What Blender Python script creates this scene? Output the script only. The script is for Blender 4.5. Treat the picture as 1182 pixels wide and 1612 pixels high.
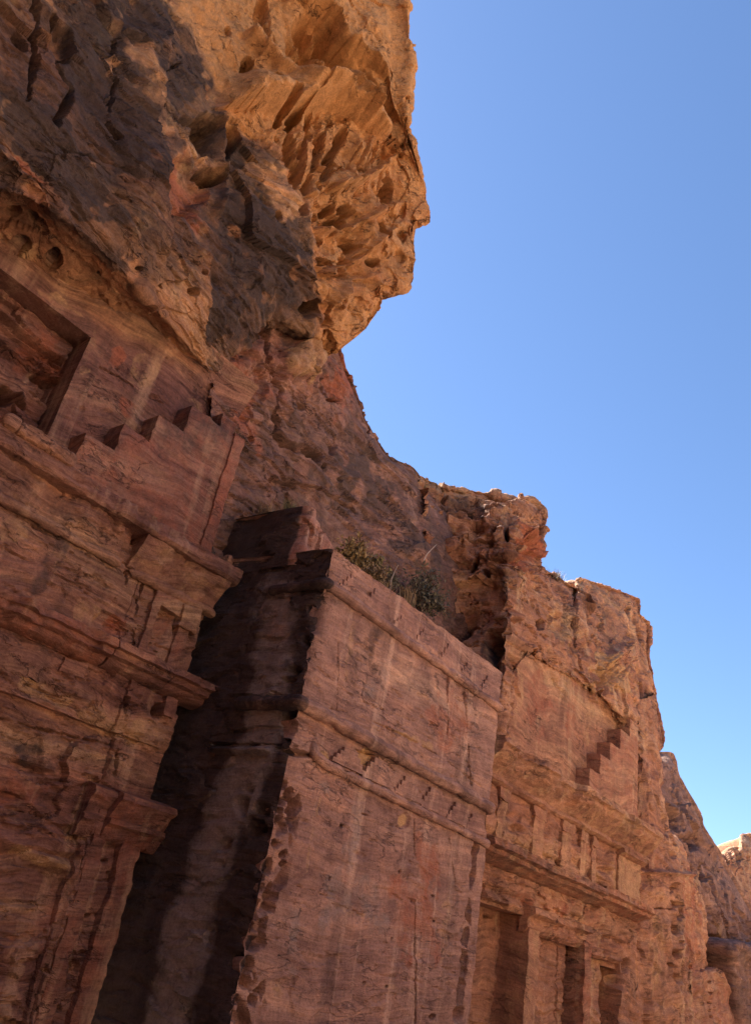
import bpy, math, random
import numpy as np
from mathutils import Vector, Matrix

for _o in list(bpy.data.objects):
    bpy.data.objects.remove(_o)
scene = bpy.context.scene
COL = scene.collection
random.seed(7)

# ------------------------------------------------------------------ camera
# World axes: X along the rock-cut street, Y into the cliff, Z up. The camera stands in the street at eye height.
CAM = np.array([0.0, 0.0, 1.6])
RIGHT = np.array([0.57740469, -0.79907301, 0.16758924])
DOWN = np.array([0.48020736, 0.16636851, -0.86123308])
FWD = np.array([0.66030653, 0.5777576, 0.4797827])
FOC, CX, CY = 1256.8, 591.0, 806.0
cam_data = bpy.data.cameras.new('camera')
cam = bpy.data.objects.new('camera', cam_data)
COL.objects.link(cam)
cam.matrix_world = Matrix(((RIGHT[0], -DOWN[0], -FWD[0], CAM[0]),
                           (RIGHT[1], -DOWN[1], -FWD[1], CAM[1]),
                           (RIGHT[2], -DOWN[2], -FWD[2], CAM[2]),
                           (0, 0, 0, 1)))
cam_data.sensor_fit = 'VERTICAL'
cam_data.sensor_height = 36.0
cam_data.lens = FOC / 1612.0 * 36.0
cam_data.clip_start = 0.1
cam_data.clip_end = 2000.0
scene.camera = cam

# ------------------------------------------------------------------ sky, sun, exposure
SUN_DIR = np.array([0.05, 0.66, 0.75])          # towards the sun: behind the cliff
SUN_DIR = SUN_DIR / np.linalg.norm(SUN_DIR)
SUN_EL = math.asin(SUN_DIR[2])
world = bpy.data.worlds.new('World')
scene.world = world
world.use_nodes = True
wn = world.node_tree
bg = wn.nodes['Background']
sky = wn.nodes.new('ShaderNodeTexSky')
sky.sky_type = 'NISHITA'
sky.sun_disc = False
sky.sun_elevation = SUN_EL
sky.sun_rotation = math.atan2(SUN_DIR[0], SUN_DIR[1])
sky.altitude = 900.0
sky.air_density = 1.0
sky.dust_density = 0.3
sky.ozone_density = 5.5
wn.links.new(sky.outputs[0], bg.inputs[0])
bg.inputs[1].default_value = 0.058
sd = bpy.data.lights.new('sun', 'SUN')
sd.energy = 5.0
sd.angle = math.radians(0.53)
sd.color = (1.0, 0.96, 0.90)
sun = bpy.data.objects.new('sun', sd)
COL.objects.link(sun)
sun.rotation_euler = Vector(SUN_DIR.tolist()).to_track_quat('Z', 'Y').to_euler()
vs = scene.view_settings
vs.view_transform = 'Standard'
vs.look = 'None'
vs.exposure = 2.1
vs.gamma = 1.0
vs.use_curve_mapping = False
scene.cycles.max_bounces = 6
scene.cycles.diffuse_bounces = 4
scene.cycles.use_denoising = True
scene.cycles.denoising_prefilter = 'NONE'

# ------------------------------------------------------------------ noise
_rng = np.random.RandomState(11)
PERM = np.concatenate([_rng.permutation(256)] * 3).astype(np.int32)
GRAD = _rng.normal(size=(256, 3)).astype(np.float32)
GRAD /= np.linalg.norm(GRAD, axis=1)[:, None]
PTS = _rng.rand(256, 3).astype(np.float32)


def perlin(p):
    shp = p.shape[:-1]
    p = p.reshape(-1, 3).astype(np.float32)
    i = np.floor(p).astype(np.int32)
    f = p - i
    i &= 255
    w = f * f * f * (f * (f * 6 - 15) + 10)
    out = np.zeros(len(p), np.float32)
    for dx in (0, 1):
        wx = w[:, 0] if dx else 1 - w[:, 0]
        a = PERM[(i[:, 0] + dx) & 255]
        for dy in (0, 1):
            wy = wx * (w[:, 1] if dy else 1 - w[:, 1])
            b = PERM[a + ((i[:, 1] + dy) & 255)]
            for dz in (0, 1):
                g = GRAD[PERM[b + ((i[:, 2] + dz) & 255)]]
                d = g[:, 0] * (f[:, 0] - dx) + g[:, 1] * (f[:, 1] - dy) + g[:, 2] * (f[:, 2] - dz)
                out += wy * (w[:, 2] if dz else 1 - w[:, 2]) * d
    return (out * 1.5).reshape(shp)


def fbm(p, octv=4, gain=0.5, lac=2.07):
    s = 0
    a = 1.0
    for k in range(octv):
        s = s + a * perlin(p + 17.3 * k)
        p = p * lac
        a *= gain
    return s


def ridged(p, octv=4, gain=0.5):
    s = 0
    a = 1.0
    for k in range(octv):
        s = s + a * (1 - 2 * np.abs(perlin(p + 9.1 * k)))
        p = p * 2.1
        a *= gain
    return s


def worley(p):
    """distance to the nearest and second nearest feature point, and the nearest one's number"""
    shp = p.shape[:-1]
    p = p.reshape(-1, 3).astype(np.float32)
    i = np.floor(p).astype(np.int32)
    f = p - i
    f1 = np.full(len(p), 9.0, np.float32)
    f2 = f1.copy()
    idn = np.zeros(len(p), np.int32)
    for dx in (-1, 0, 1):
        a = PERM[(i[:, 0] + dx) & 255]
        for dy in (-1, 0, 1):
            b = PERM[a + ((i[:, 1] + dy) & 255)]
            for dz in (-1, 0, 1):
                h = PERM[b + ((i[:, 2] + dz) & 255)]
                q = PTS[h] + np.array([dx, dy, dz], np.float32) - f
                d = (q * q).sum(1)
                near = d < f1
                f2 = np.where(near, f1, np.minimum(f2, d))
                idn = np.where(near, h, idn)
                f1 = np.where(near, d, f1)
    return np.sqrt(f1).reshape(shp), np.sqrt(f2).reshape(shp), idn.reshape(shp)


def fracture(p, size, amp, tilt, stretch=(1, 1, 1), seed=0.0):
    """broken rock: every piece has its own height and its own slope"""
    q = sc(p, *stretch) / size + seed
    q = q + 0.22 * np.stack([fbm(q * 0.9, 3), fbm(q * 0.9 + 11, 3), fbm(q * 0.9 + 23, 3)], -1)
    shp = q.shape[:-1]
    r = q.reshape(-1, 3).astype(np.float32)
    i = np.floor(r).astype(np.int32)
    f = r - i
    f1 = np.full(len(r), 9.0, np.float32)
    idn = np.zeros(len(r), np.int32)
    off = np.zeros((len(r), 3), np.float32)
    for dx in (-1, 0, 1):
        a = PERM[(i[:, 0] + dx) & 255]
        for dy in (-1, 0, 1):
            b = PERM[a + ((i[:, 1] + dy) & 255)]
            for dz in (-1, 0, 1):
                h = PERM[b + ((i[:, 2] + dz) & 255)]
                v = f - PTS[h] - np.array([dx, dy, dz], np.float32)
                d = (v * v).sum(1)
                near = d < f1
                f1 = np.where(near, d, f1)
                idn = np.where(near, h, idn)
                off = np.where(near[:, None], v, off)
    hgt = PTS[(idn * 7 + 3) & 255][:, 0] - 0.5
    slo = (off * GRAD[(idn * 5 + 1) & 255]).sum(1)
    return (amp * hgt + tilt * slo).reshape(shp).astype(np.float32)


def smooth(a, b, x):
    t = np.clip((x - a) / (b - a), 0, 1)
    return t * t * (3 - 2 * t)


def sc(p, x, y, z):
    return p * np.array([x, y, z], np.float32)


# ------------------------------------------------------------------ survey: bearings from the camera station
def ray(px, py):
    return RIGHT * (px - CX) + DOWN * (py - CY) + FWD * FOC


def P(px, py, y):
    """point of the bearing (px, py) on the upright plane Y = y"""
    d = ray(px, py)
    return CAM + d * (y / d[1])


def PX(px, py, x):
    """point of the bearing (px, py) on the upright plane X = x"""
    d = ray(px, py)
    return CAM + d * (x / d[0])


def bearings(p):
    q = p - CAM
    zf = np.maximum(q @ FWD, 0.05)
    return CX + FOC * (q @ RIGHT) / zf, CY + FOC * (q @ DOWN) / zf, zf / FOC


# ------------------------------------------------------------------ surfaces
def catmull(net, n):
    """net (k, ...) control rows -> n rows through them"""
    k = net.shape[0]
    t = np.linspace(0, k - 1, n)
    i = np.minimum(t.astype(int), k - 2)
    f = (t - i).reshape((-1,) + (1,) * (net.ndim - 1))
    g = lambda j: net[np.clip(j, 0, k - 1)]
    p0, p1, p2, p3 = g(i - 1), g(i), g(i + 1), g(i + 2)
    p0 = np.where((i == 0).reshape(f.shape), 2 * p1 - p2, p0)
    p3 = np.where((i == k - 2).reshape(f.shape), 2 * p2 - p1, p3)
    c = 0.5 * (2 * p1 + (p2 - p0) * f + (2 * p0 - 5 * p1 + 4 * p2 - p3) * f * f + (3 * p1 - p0 - 3 * p2 + p3) * f ** 3)
    lin = p1 * (1 - f) + p2 * f
    return 0.75 * c + 0.25 * lin


MASKS = ('varnish_shade', 'pale', 'red', 'grey')


class Surf:
    """a dense grid of points with a displacement and colour masks"""

    def __init__(self, base, nrm=None):
        self.b = base.astype(np.float32)
        if nrm is None:
            du = np.gradient(self.b, axis=1)
            dv = np.gradient(self.b, axis=0)
            nrm = np.cross(du, dv)
            nrm /= np.linalg.norm(nrm, axis=2)[..., None] + 1e-9
            mid = self.b[self.b.shape[0] // 2, self.b.shape[1] // 2]
            nm = nrm[self.b.shape[0] // 2, self.b.shape[1] // 2]
            if np.dot(nm, CAM - mid) < 0:
                nrm = -nrm
        self.n = nrm.astype(np.float32)
        self.d = np.zeros(self.b.shape[:2], np.float32)
        self.sx, self.sy, self.mp = bearings(self.b)
        self.wob = fbm(self.b * 1.7, 4)
        self.wob2 = fbm(self.b * 1.7 + 40, 4)
        self.att = {k: np.zeros(self.b.shape[:2], np.float32) for k in MASKS}

    def _ell(self, px, py, rx, ry, ang, wob, box=2):
        c, s = math.cos(math.radians(ang)), math.sin(math.radians(ang))
        dx = self.sx - px + wob * rx * self.wob
        dy = self.sy - py + wob * ry * self.wob2
        if box != 2:
            return (np.abs((dx * c + dy * s) / rx) ** box + np.abs((-dx * s + dy * c) / ry) ** box) ** (1.0 / box)
        return np.sqrt(((dx * c + dy * s) / rx) ** 2 + ((-dx * s + dy * c) / ry) ** 2)

    def hole(self, px, py, rx, ry, ang=0, depth=0.3, sharp=0.5, wob=0.35):
        """cavity; sharp near 1 has steep walls"""
        r = self._ell(px, py, rx, ry, ang, wob)
        self.d -= depth * (1 - smooth(sharp, 1.0, r))
        return self

    def bump(self, px, py, rx, ry, ang=0, h=0.3, wob=0.3):
        r = self._ell(px, py, rx, ry, ang, wob)
        self.d += h * np.exp(-r * r * 1.6)
        return self

    def patch(self, key, px, py, rx, ry, ang=0, val=1.0, soft=0.5, wob=0.6, box=2):
        r = self._ell(px, py, rx, ry, ang, wob, box)
        a = self.att[key]
        m = val * (1 - smooth(1 - soft, 1.0, r))
        self.att[key] = np.clip(a + m, 0, 1) if val > 0 else np.clip(a + m, 0, 1)
        return self

    def line(self, pts):
        """distance in bearings to a polyline, and the run along it"""
        best = np.full(self.sx.shape, 1e9, np.float32)
        for (x0, y0), (x1, y1) in zip(pts[:-1], pts[1:]):
            ex, ey = x1 - x0, y1 - y0
            t = np.clip(((self.sx - x0) * ex + (self.sy - y0) * ey) / (ex * ex + ey * ey + 1e-6), 0, 1)
            dd = (self.sx - x0 - t * ex) ** 2 + (self.sy - y0 - t * ey) ** 2
            best = np.minimum(best, dd)
        return np.sqrt(best)

    def crack(self, pts, w=3.0, depth=0.2, jit=2.5):
        d = self.line(pts) + jit * (self.wob + self.wob2 * 0.5)
        k = np.clip(0.75 + 1.5 * self.wob2 + 0.8 * self.wob, 0.12, 1.7)
        self.d -= depth * np.clip(k, 0, 1.2) * (1 - smooth(0.2, 1.0, np.abs(d) / (w * k)))
        return self

    def ridge(self, pts, w=8.0, h=0.2, jit=2.5):
        d = self.line(pts) + jit * self.wob
        self.d += h * np.exp(-(d / w) ** 2)
        return self

    def step(self, pts, h, side=1, w=3.0, reach=60.0, jit=3.0):
        """a ledge: the rock on one side of the line stands proud by h, fading away from it"""
        best = np.full(self.sx.shape, 1e9, np.float32)
        sg = np.zeros(self.sx.shape, np.float32)
        for (x0, y0), (x1, y1) in zip(pts[:-1], pts[1:]):
            ex, ey = x1 - x0, y1 - y0
            t = np.clip(((self.sx - x0) * ex + (self.sy - y0) * ey) / (ex * ex + ey * ey + 1e-6), 0, 1)
            qx, qy = self.sx - x0 - t * ex, self.sy - y0 - t * ey
            dd = np.sqrt(qx * qx + qy * qy)
            s = np.sign(ex * qy - ey * qx)
            sg = np.where(dd < best, s * dd, sg)
            best = np.minimum(best, dd)
        sd = sg * side + jit * self.wob
        self.d += h * smooth(-w, w, sd) * (1 - smooth(0.2 * reach, reach, sd))
        return self

    def pits(self, freq, depth, thr=0.35, stretch=(1, 1, 1), mask=None, seed=0.0, band=0.25):
        """small crevices and pits eaten into the weaker rock"""
        v = fbm(sc(self.b, *stretch) * freq + seed, 4, 0.6)
        d = depth * smooth(thr, thr + band, v)
        self.d -= d if mask is None else d * mask
        return self

    def points(self):
        return self.b + self.n * self.d[..., None]


def link(name, mesh, mat, parent=None):
    o = bpy.data.objects.new(name, mesh)
    COL.objects.link(o)
    mesh.materials.append(mat)
    if parent is not None:
        o.parent = parent
        loc = Vector((0, 0, 0))
        q = parent
        while q is not None:
            loc += q.location
            q = q.parent
        o.location = -loc
    return o


def raw_mesh(name, verts, quads, atts=None, sharp=38):
    verts = np.ascontiguousarray(verts.reshape(-1, 3), np.float32)
    quads = np.ascontiguousarray(quads, np.int32)
    k = quads.shape[1]
    m = bpy.data.meshes.new(name)
    m.vertices.add(len(verts))
    m.vertices.foreach_set('co', verts.ravel())
    m.loops.add(quads.size)
    m.loops.foreach_set('vertex_index', quads.ravel())
    m.polygons.add(len(quads))
    m.polygons.foreach_set('loop_start', np.arange(0, quads.size, k, dtype=np.int32))
    m.polygons.foreach_set('use_smooth', np.ones(len(quads), bool))
    if atts:
        for key, v in atts.items():
            a = m.attributes.new(key, 'FLOAT', 'POINT')
            a.data.foreach_set('value', np.ascontiguousarray(v.ravel(), np.float32))
    m.update(calc_edges=True)
    if sharp:
        m.set_sharp_from_angle(angle=math.radians(sharp))
    return m


def grid_quads(r, c):
    i = np.arange(r * c).reshape(r, c)
    return np.stack([i[:-1, :-1], i[:-1, 1:], i[1:, 1:], i[1:, :-1]], -1).reshape(-1, 4)


def grid_obj(name, pts, mat, parent=None, atts=None, sharp=38, facing=None):
    """facing: a world vector the quads should look along; default towards the camera"""
    q = grid_quads(*pts.shape[:2])
    r, c = pts.shape[0] // 2, pts.shape[1] // 2
    nv = np.cross(pts[r, min(c + 1, pts.shape[1] - 1)] - pts[r, c - 1], pts[min(r + 1, pts.shape[0] - 1), c] - pts[r - 1, c])
    want = CAM - pts[r, c] if facing is None else np.array(facing)
    if np.dot(nv, want) < 0:
        q = q[:, ::-1]
    return link(name, raw_mesh(name, pts, q, atts, sharp), mat, parent)


def surf_obj(name, s, mat, parent=None, kind=None, sharp=38):
    o = grid_obj(name, s.points(), mat, parent, s.att, sharp)
    if kind:
        o['kind'] = kind
    return o


def spot(q):
    """a control point: ('w', x, y, z) in metres, or a bearing and the plane it lies on"""
    return np.array(q[1:]) if q[0] == 'w' else P(*q)


def loft(rows, nr, nc, wrap=None, top=None):
    """rows of (px, py, Y) survey points -> dense base grid. wrap: world offsets appended after the last column"""
    net = np.array([[spot(q) for q in row] for row in rows])
    if wrap is not None:
        extra = [net[:, -1:] + np.array(w)[None, None] for w in wrap]
        net = np.concatenate([net] + extra, 1)
    if top is not None:
        extra = [net[:1] + np.array(w)[None, None] for w in top]
        net = np.concatenate(extra[::-1] + [net], 0)
    a = catmull(net, nr)
    return np.swapaxes(catmull(np.swapaxes(a, 0, 1), nc), 0, 1)


def strata(p, freq=3.0, warp=0.5, tilt=(0.05, 0.0), sharp=3.0, octv=3):
    """bedding: -1..1, hard and soft layers with cross bedding"""
    q = p.copy()
    q[..., 2] = q[..., 2] + tilt[0] * q[..., 0] + tilt[1] * q[..., 1] + warp * fbm(p * 0.35, 3)
    v = fbm(sc(q, 0.12, 0.12, freq), octv, 0.55)
    return np.tanh(sharp * v)


def thing(name, label, cat, loc, group=None):
    o = bpy.data.objects.new(name, None)
    o.empty_display_size = 0.3
    COL.objects.link(o)
    o.location = loc
    o['label'] = label
    o['category'] = cat
    if group:
        o['group'] = group
    return o


# ------------------------------------------------------------------ materials
def rock_mat(name, cols, freq=1.6, lean=0.06, streak=0.5, streak_col=(0.07, 0.045, 0.04), streak_w=1.3,
             varnish_shade_col=(0.065, 0.05, 0.05), pale_col=(0.50, 0.31, 0.16), red_col=(0.34, 0.12, 0.07), grey_col=(0.15, 0.115, 0.105),
             bump=0.85, grain=0.38, beds=0.85, warp=0.9, fine=22.0, vsc=2.2, vamp=1.5, mottle=0.6, pstreak=0.35, hairs=1.0, swirl=0.6):
    m = bpy.data.materials.new(name)
    m.use_nodes = True
    nt = m.node_tree
    N, L = nt.nodes, nt.links
    bs = N['Principled BSDF']
    bs.inputs['Roughness'].default_value = 0.93
    bs.inputs['Specular IOR Level'].default_value = 0.15
    geo = N.new('ShaderNodeNewGeometry')

    def vmath(op, a, b):
        n = N.new('ShaderNodeVectorMath')
        n.operation = op
        L.new(a, n.inputs[0])
        if isinstance(b, tuple):
            n.inputs[1].default_value = b
        else:
            L.new(b, n.inputs[1])
        return n.outputs[0]

    def mth(op, a, b, clamp=False):
        n = N.new('ShaderNodeMath')
        n.operation = op
        n.use_clamp = clamp
        for k, v in ((0, a), (1, b)):
            if isinstance(v, (int, float)):
                n.inputs[k].default_value = v
            else:
                L.new(v, n.inputs[k])
        return n.outputs[0]

    def noise(vec, scale, detail=4.0, rough=0.55, dist=0.0, color=False):
        n = N.new('ShaderNodeTexNoise')
        n.inputs['Scale'].default_value = scale
        n.inputs['Detail'].default_value = detail
        n.inputs['Roughness'].default_value = rough
        n.inputs['Distortion'].default_value = dist
        L.new(vec, n.inputs['Vector'])
        return n.outputs['Color' if color else 'Fac']

    def ramp(fac, stops):
        n = N.new('ShaderNodeValToRGB')
        e = n.color_ramp.elements
        while len(e) < len(stops):
            e.new(0.5)
        for k, (p, c) in enumerate(stops):
            e[k].position = p
            e[k].color = (c[0], c[1], c[2], 1)
        L.new(fac, n.inputs[0])
        return n.outputs[0]

    def mix(fac, a, b, mode='MIX'):
        n = N.new('ShaderNodeMix')
        n.data_type = 'RGBA'
        n.blend_type = mode
        for k, v in ((0, fac), (6, a), (7, b)):
            if isinstance(v, (int, float)):
                n.inputs[k].default_value = v
            elif isinstance(v, tuple):
                n.inputs[k].default_value = (v[0], v[1], v[2], 1)
            else:
                L.new(v, n.inputs[k])
        return n.outputs[2]

    pos = geo.outputs['Position']
    big = noise(vmath('MULTIPLY', pos, (0.35, 0.35, 0.35)), 1.0, 3.0, 0.5, 0, True)
    wv = vmath('MULTIPLY', vmath('SUBTRACT', big, (0.5, 0.5, 0.5)), (0.6 * warp, 0.6 * warp, warp))
    wpos = vmath('ADD', pos, wv)
    tilt = N.new('ShaderNodeVectorRotate')
    tilt.rotation_type = 'AXIS_ANGLE'
    tilt.inputs['Axis'].default_value = (0, 1, 0)
    tilt.inputs['Angle'].default_value = lean
    L.new(wpos, tilt.inputs['Vector'])
    bp = vmath('MULTIPLY', tilt.outputs[0], (0.10, 0.10, 1.0))
    b1 = noise(bp, freq, 6.0, 0.62)
    k = len(cols)
    stops = [(0.28 + 0.44 * i / (k - 1), c) for i, c in enumerate(cols)]
    base = ramp(b1, stops)
    blot = noise(pos, 0.9, 5.0, 0.6, 0.6)
    base = mix(mth('MULTIPLY', smoothfac(mth, blot, 0.48, 0.66), 0.5), base, cols[min(1, k - 1)])
    mo = noise(vmath('ADD', pos, (5.0, 9.0, 2.0)), 1.6, 7.0, 0.66, 0.8)
    base = mix(mottle, base, ramp(mo, [(0.30, (0.55, 0.52, 0.55)), (0.46, (0.92, 0.92, 0.93)), (0.55, (1.05, 1.04, 1.02)), (0.70, (1.35, 1.28, 1.15))]), 'MULTIPLY')
    # thin beds
    bp2 = vmath('MULTIPLY', tilt.outputs[0], (0.5, 0.5, 9.0))
    b2 = noise(bp2, freq, 4.0, 0.6)
    base = mix(beds, base, ramp(b2, [(0.3, (0.55, 0.5, 0.5)), (0.5, (1, 1, 1)), (0.72, (1.25, 1.2, 1.12))]), 'MULTIPLY')
    bp3 = vmath('MULTIPLY', tilt.outputs[0], (0.9, 0.9, 26.0))
    b3 = noise(bp3, freq, 3.0, 0.6)
    base = mix(0.55 * beds, base, ramp(b3, [(0.30, (0.45, 0.40, 0.40)), (0.46, (1, 1, 1)), (0.60, (1, 1, 1)), (0.75, (1.4, 1.35, 1.3))]), 'MULTIPLY')
    fp = vmath('ADD', vmath('MULTIPLY', tilt.outputs[0], (0.25, 0.25, 2.2)), vmath('MULTIPLY', wv, (1.2, 1.2, 1.2)))
    b4 = noise(fp, 1.4 * freq, 5.0, 0.55, 0.5)
    base = mix(swirl, base, ramp(b4, [(0.36, (0.62, 0.55, 0.55)), (0.44, (1.0, 0.98, 0.97)), (0.50, (0.78, 0.70, 0.68)), (0.55, (1.15, 1.1, 1.02)), (0.64, (1.45, 1.36, 1.2))]), 'MULTIPLY')
    # run-off streaks
    if streak > 0:
        sp = vmath('MULTIPLY', vmath('ADD', pos, vmath('MULTIPLY', wv, (0.25, 0.25, 0.0))), (streak_w, streak_w, 0.10))
        s1 = noise(sp, 1.0, 6.0, 0.62)
        s2 = noise(pos, 0.55, 4.0, 0.6)
        sf = mth('MULTIPLY', smoothfac(mth, s1, 0.50, 0.68), smoothfac(mth, s2, 0.40, 0.62))
        base = mix(mth('MULTIPLY', sf, streak), base, streak_col)
        sl = noise(vmath('ADD', sp, (31.0, 7.0, 3.0)), 1.7, 5.0, 0.6)
        base = mix(mth('MULTIPLY', smoothfac(mth, sl, 0.56, 0.68), pstreak), base, tuple(min(0.75, 1.5 * v) for v in cols[-1]))
    # masks carried by the rock
    for key, colr, nsc in (('red', red_col, 2.5), ('pale', pale_col, 3.0), ('varnish_shade', varnish_shade_col, vsc), ('grey', grey_col, 2.0)):
        at = N.new('ShaderNodeAttribute')
        at.attribute_name = key
        nz = noise(wpos if key != 'varnish_shade' else pos, nsc, 7.0, 0.68)
        fac = smoothfac(mth, mth('ADD', at.outputs['Fac'], mth('MULTIPLY', mth('SUBTRACT', nz, 0.5), vamp)), 0.25, 0.75)
        fac = mth('MULTIPLY', fac, smoothfac(mth, at.outputs['Fac'], 0.0, 0.2))
        cc = mix(0.5, colr, ramp(noise(pos, 5.0, 6.0, 0.7), [(0.25, tuple(0.5 * v for v in colr)), (0.75, tuple(1.5 * v for v in colr))]))
        base = mix(mth('MULTIPLY', fac, 0.9), base, cc)
    g = noise(pos, fine, 8.0, 0.72)
    g2 = noise(vmath('MULTIPLY', pos, (3.0, 3.0, 5.0)), 1.0, 6.0, 0.7)
    base = mix(grain, base, ramp(g, [(0.34, (0.42, 0.39, 0.38)), (0.48, (0.97, 0.97, 0.97)), (0.66, (1.55, 1.53, 1.5))]), 'MULTIPLY')
    base = mix(grain, base, ramp(g2, [(0.34, (0.55, 0.52, 0.52)), (0.5, (1, 1, 1)), (0.66, (1.35, 1.33, 1.3))]), 'MULTIPLY')
    # hairline cracks, mostly along the bedding
    hc = noise(vmath('MULTIPLY', wpos, (0.9, 0.9, 2.6)), 1.1, 5.0, 0.6, 0.4)
    hl = mth('SUBTRACT', 1.0, mth('MULTIPLY', mth('ABSOLUTE', mth('SUBTRACT', hc, 0.5), 0.0), 75.0), True)
    hg = smoothfac(mth, noise(pos, 0.8, 3.0, 0.5), 0.48, 0.60)
    hair = mth('MULTIPLY', hl, hg)
    base = mix(mth('MULTIPLY', hair, 0.75 * hairs), base, (0.06, 0.035, 0.03))
    L.new(base, bs.inputs['Base Color'])
    bh = mth('ADD', mth('MULTIPLY', g, 0.5), mth('ADD', mth('MULTIPLY', g2, 0.9), mth('ADD', mth('MULTIPLY', b2, 0.7), mth('SUBTRACT', mth('MULTIPLY', b3, 0.4), mth('MULTIPLY', hair, 0.8)))))
    bu = N.new('ShaderNodeBump')
    bu.inputs['Strength'].default_value = bump
    bu.inputs['Distance'].default_value = 0.06
    L.new(bh, bu.inputs['Height'])
    L.new(bu.outputs[0], bs.inputs['Normal'])
    return m


def smoothfac(mth, v, a, b):
    return mth('MULTIPLY', mth('SUBTRACT', v, a), 1.0 / (b - a), True)


RED = [(0.17, 0.085, 0.065), (0.29, 0.135, 0.088), (0.37, 0.19, 0.115), (0.45, 0.26, 0.15)]
M_TOMB = rock_mat('carved_sandstone', RED, 1.5, 0.07, 0.55)
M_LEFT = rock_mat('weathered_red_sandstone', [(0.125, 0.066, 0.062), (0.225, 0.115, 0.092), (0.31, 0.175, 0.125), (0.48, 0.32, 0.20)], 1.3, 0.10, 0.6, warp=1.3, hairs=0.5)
M_TOWER = rock_mat('pink_sandstone', [(0.26, 0.150, 0.130), (0.34, 0.203, 0.165), (0.38, 0.236, 0.188), (0.47, 0.32, 0.24)], 1.2, 0.04, 0.85, beds=0.34, warp=0.6, mottle=0.9, pstreak=0.42, hairs=0.15, streak_w=1.8, streak_col=(0.12, 0.075, 0.065),
                   varnish_shade_col=(0.040, 0.031, 0.032), grey_col=(0.25, 0.20, 0.185))
M_CLIFF = rock_mat('cliff_sandstone', [(0.24, 0.115, 0.075), (0.36, 0.19, 0.11), (0.45, 0.26, 0.14), (0.55, 0.35, 0.18)], 0.8, 0.10, 0.3, warp=2.0, vsc=1.1, vamp=0.85, varnish_shade_col=(0.052, 0.043, 0.043), beds=0.8, pale_col=(0.55, 0.285, 0.115))
M_SLOPE = rock_mat('slope_sandstone', [(0.18, 0.105, 0.088), (0.25, 0.145, 0.115), (0.30, 0.175, 0.135), (0.40, 0.255, 0.18)], 0.8, 0.3, 0.25, warp=2.0, vsc=1.3, vamp=1.2, varnish_shade_col=(0.10, 0.07, 0.06))
M_RIGHT = rock_mat('orange_sandstone', [(0.24, 0.115, 0.082), (0.36, 0.185, 0.12), (0.44, 0.25, 0.155), (0.55, 0.36, 0.21)], 1.0, 0.05, 0.5, warp=1.4, hairs=0.6, swirl=0.4, beds=0.7)
M_FAR = rock_mat('far_sandstone', [(0.20, 0.115, 0.085), (0.28, 0.165, 0.12), (0.35, 0.215, 0.15)], 0.5, 0.2, 0.3, warp=2.0)
M_SUNLIT = rock_mat('sunlit_sandstone', [(0.42, 0.27, 0.17), (0.52, 0.35, 0.22), (0.60, 0.42, 0.27)], 0.6, 0.1, 0.2, warp=2.0)

# ------------------------------------------------------------------ ground and the sunlit side of the valley
def ground():
    n = 160
    a = np.linspace(-1, 1, n)
    r = np.sign(a) * (np.abs(a) ** 2.2) * 600
    X, Y = np.meshgrid(r, r)
    p = np.stack([X, Y, np.zeros_like(X)], -1)
    dist = np.sqrt(X * X + Y * Y)
    p[..., 2] = -0.12 + 0.10 * fbm(sc(p, 0.25, 0.25, 1), 4) + smooth(60, 600, dist) * 1.5 * fbm(sc(p, 0.01, 0.01, 1), 3)
    m = rock_mat('sandy_ground', [(0.39, 0.285, 0.205), (0.46, 0.335, 0.24), (0.53, 0.40, 0.29)], 1.0, 0, 0, beds=0.0, warp=0.3)
    o = grid_obj('ground', p, m, None, {k: np.zeros(p.shape[:2]) for k in MASKS}, facing=(0, 0, 1))
    o['kind'] = 'structure'


ground()


def opposite():
    nu, nz = 220, 90
    u = np.linspace(-22, 110, nu)
    t = np.linspace(0, 1, nz)
    U, T = np.meshgrid(u, t)
    ztop = 17 + 5 * fbm(np.stack([U * 0.05, 0 * U, 0 * U], -1), 3)
    Z = -1 + T * (ztop + 1)
    Yb = -21 - 3.0 * T - 4 * fbm(np.stack([U * 0.04, 0 * U + 5, Z * 0.03], -1), 3)
    p = np.stack([U, Yb, Z], -1)
    s = Surf(p, np.broadcast_to(np.array([0, 1, 0], np.float32), p.shape))
    s.d = 0.8 * fbm(p * 0.35, 5) + 0.35 * strata(p, 0.8)
    q = s.points()
    back = q[-1:].copy()
    back[..., 1] -= 30
    q = np.concatenate([q, back], 0)
    o = grid_obj('opposite_cliff', q, M_SUNLIT, None, {k: np.zeros(q.shape[:2]) for k in MASKS}, facing=(0, 1, 0))
    o['kind'] = 'structure'


opposite()


def base_relief(s, big=0.25, bed=0.06, freq=2.2, fine=0.03, bw=0.8, tilt=(0.08, 0.0), fs=3.0):
    p = s.b
    s.d += big * fbm(p * 0.55 + 3, 4) + bed * strata(p, freq, bw, tilt) + fine * fbm(p * fs, 5, 0.58)
    return s


def tafoni(s, size, depth, mask=None, stretch=(1, 1, 1), seed=0.0, thr=(0.0, 0.75)):
    """weathered hollows with thin ribs between them"""
    q = sc(s.b / size, *stretch) + seed
    q = q + 0.35 * np.stack([fbm(q * 0.8, 3), fbm(q * 0.8 + 9, 3), fbm(q * 0.8 + 19, 3)], -1)
    f1, f2, idn = worley(q)
    e = f2 - f1
    d = depth * (1 - smooth(thr[0], thr[1], e) * (0.4 + 0.6 * (idn % 7) / 6.0)) - depth
    s.d += d if mask is None else d * mask
    return s


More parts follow.
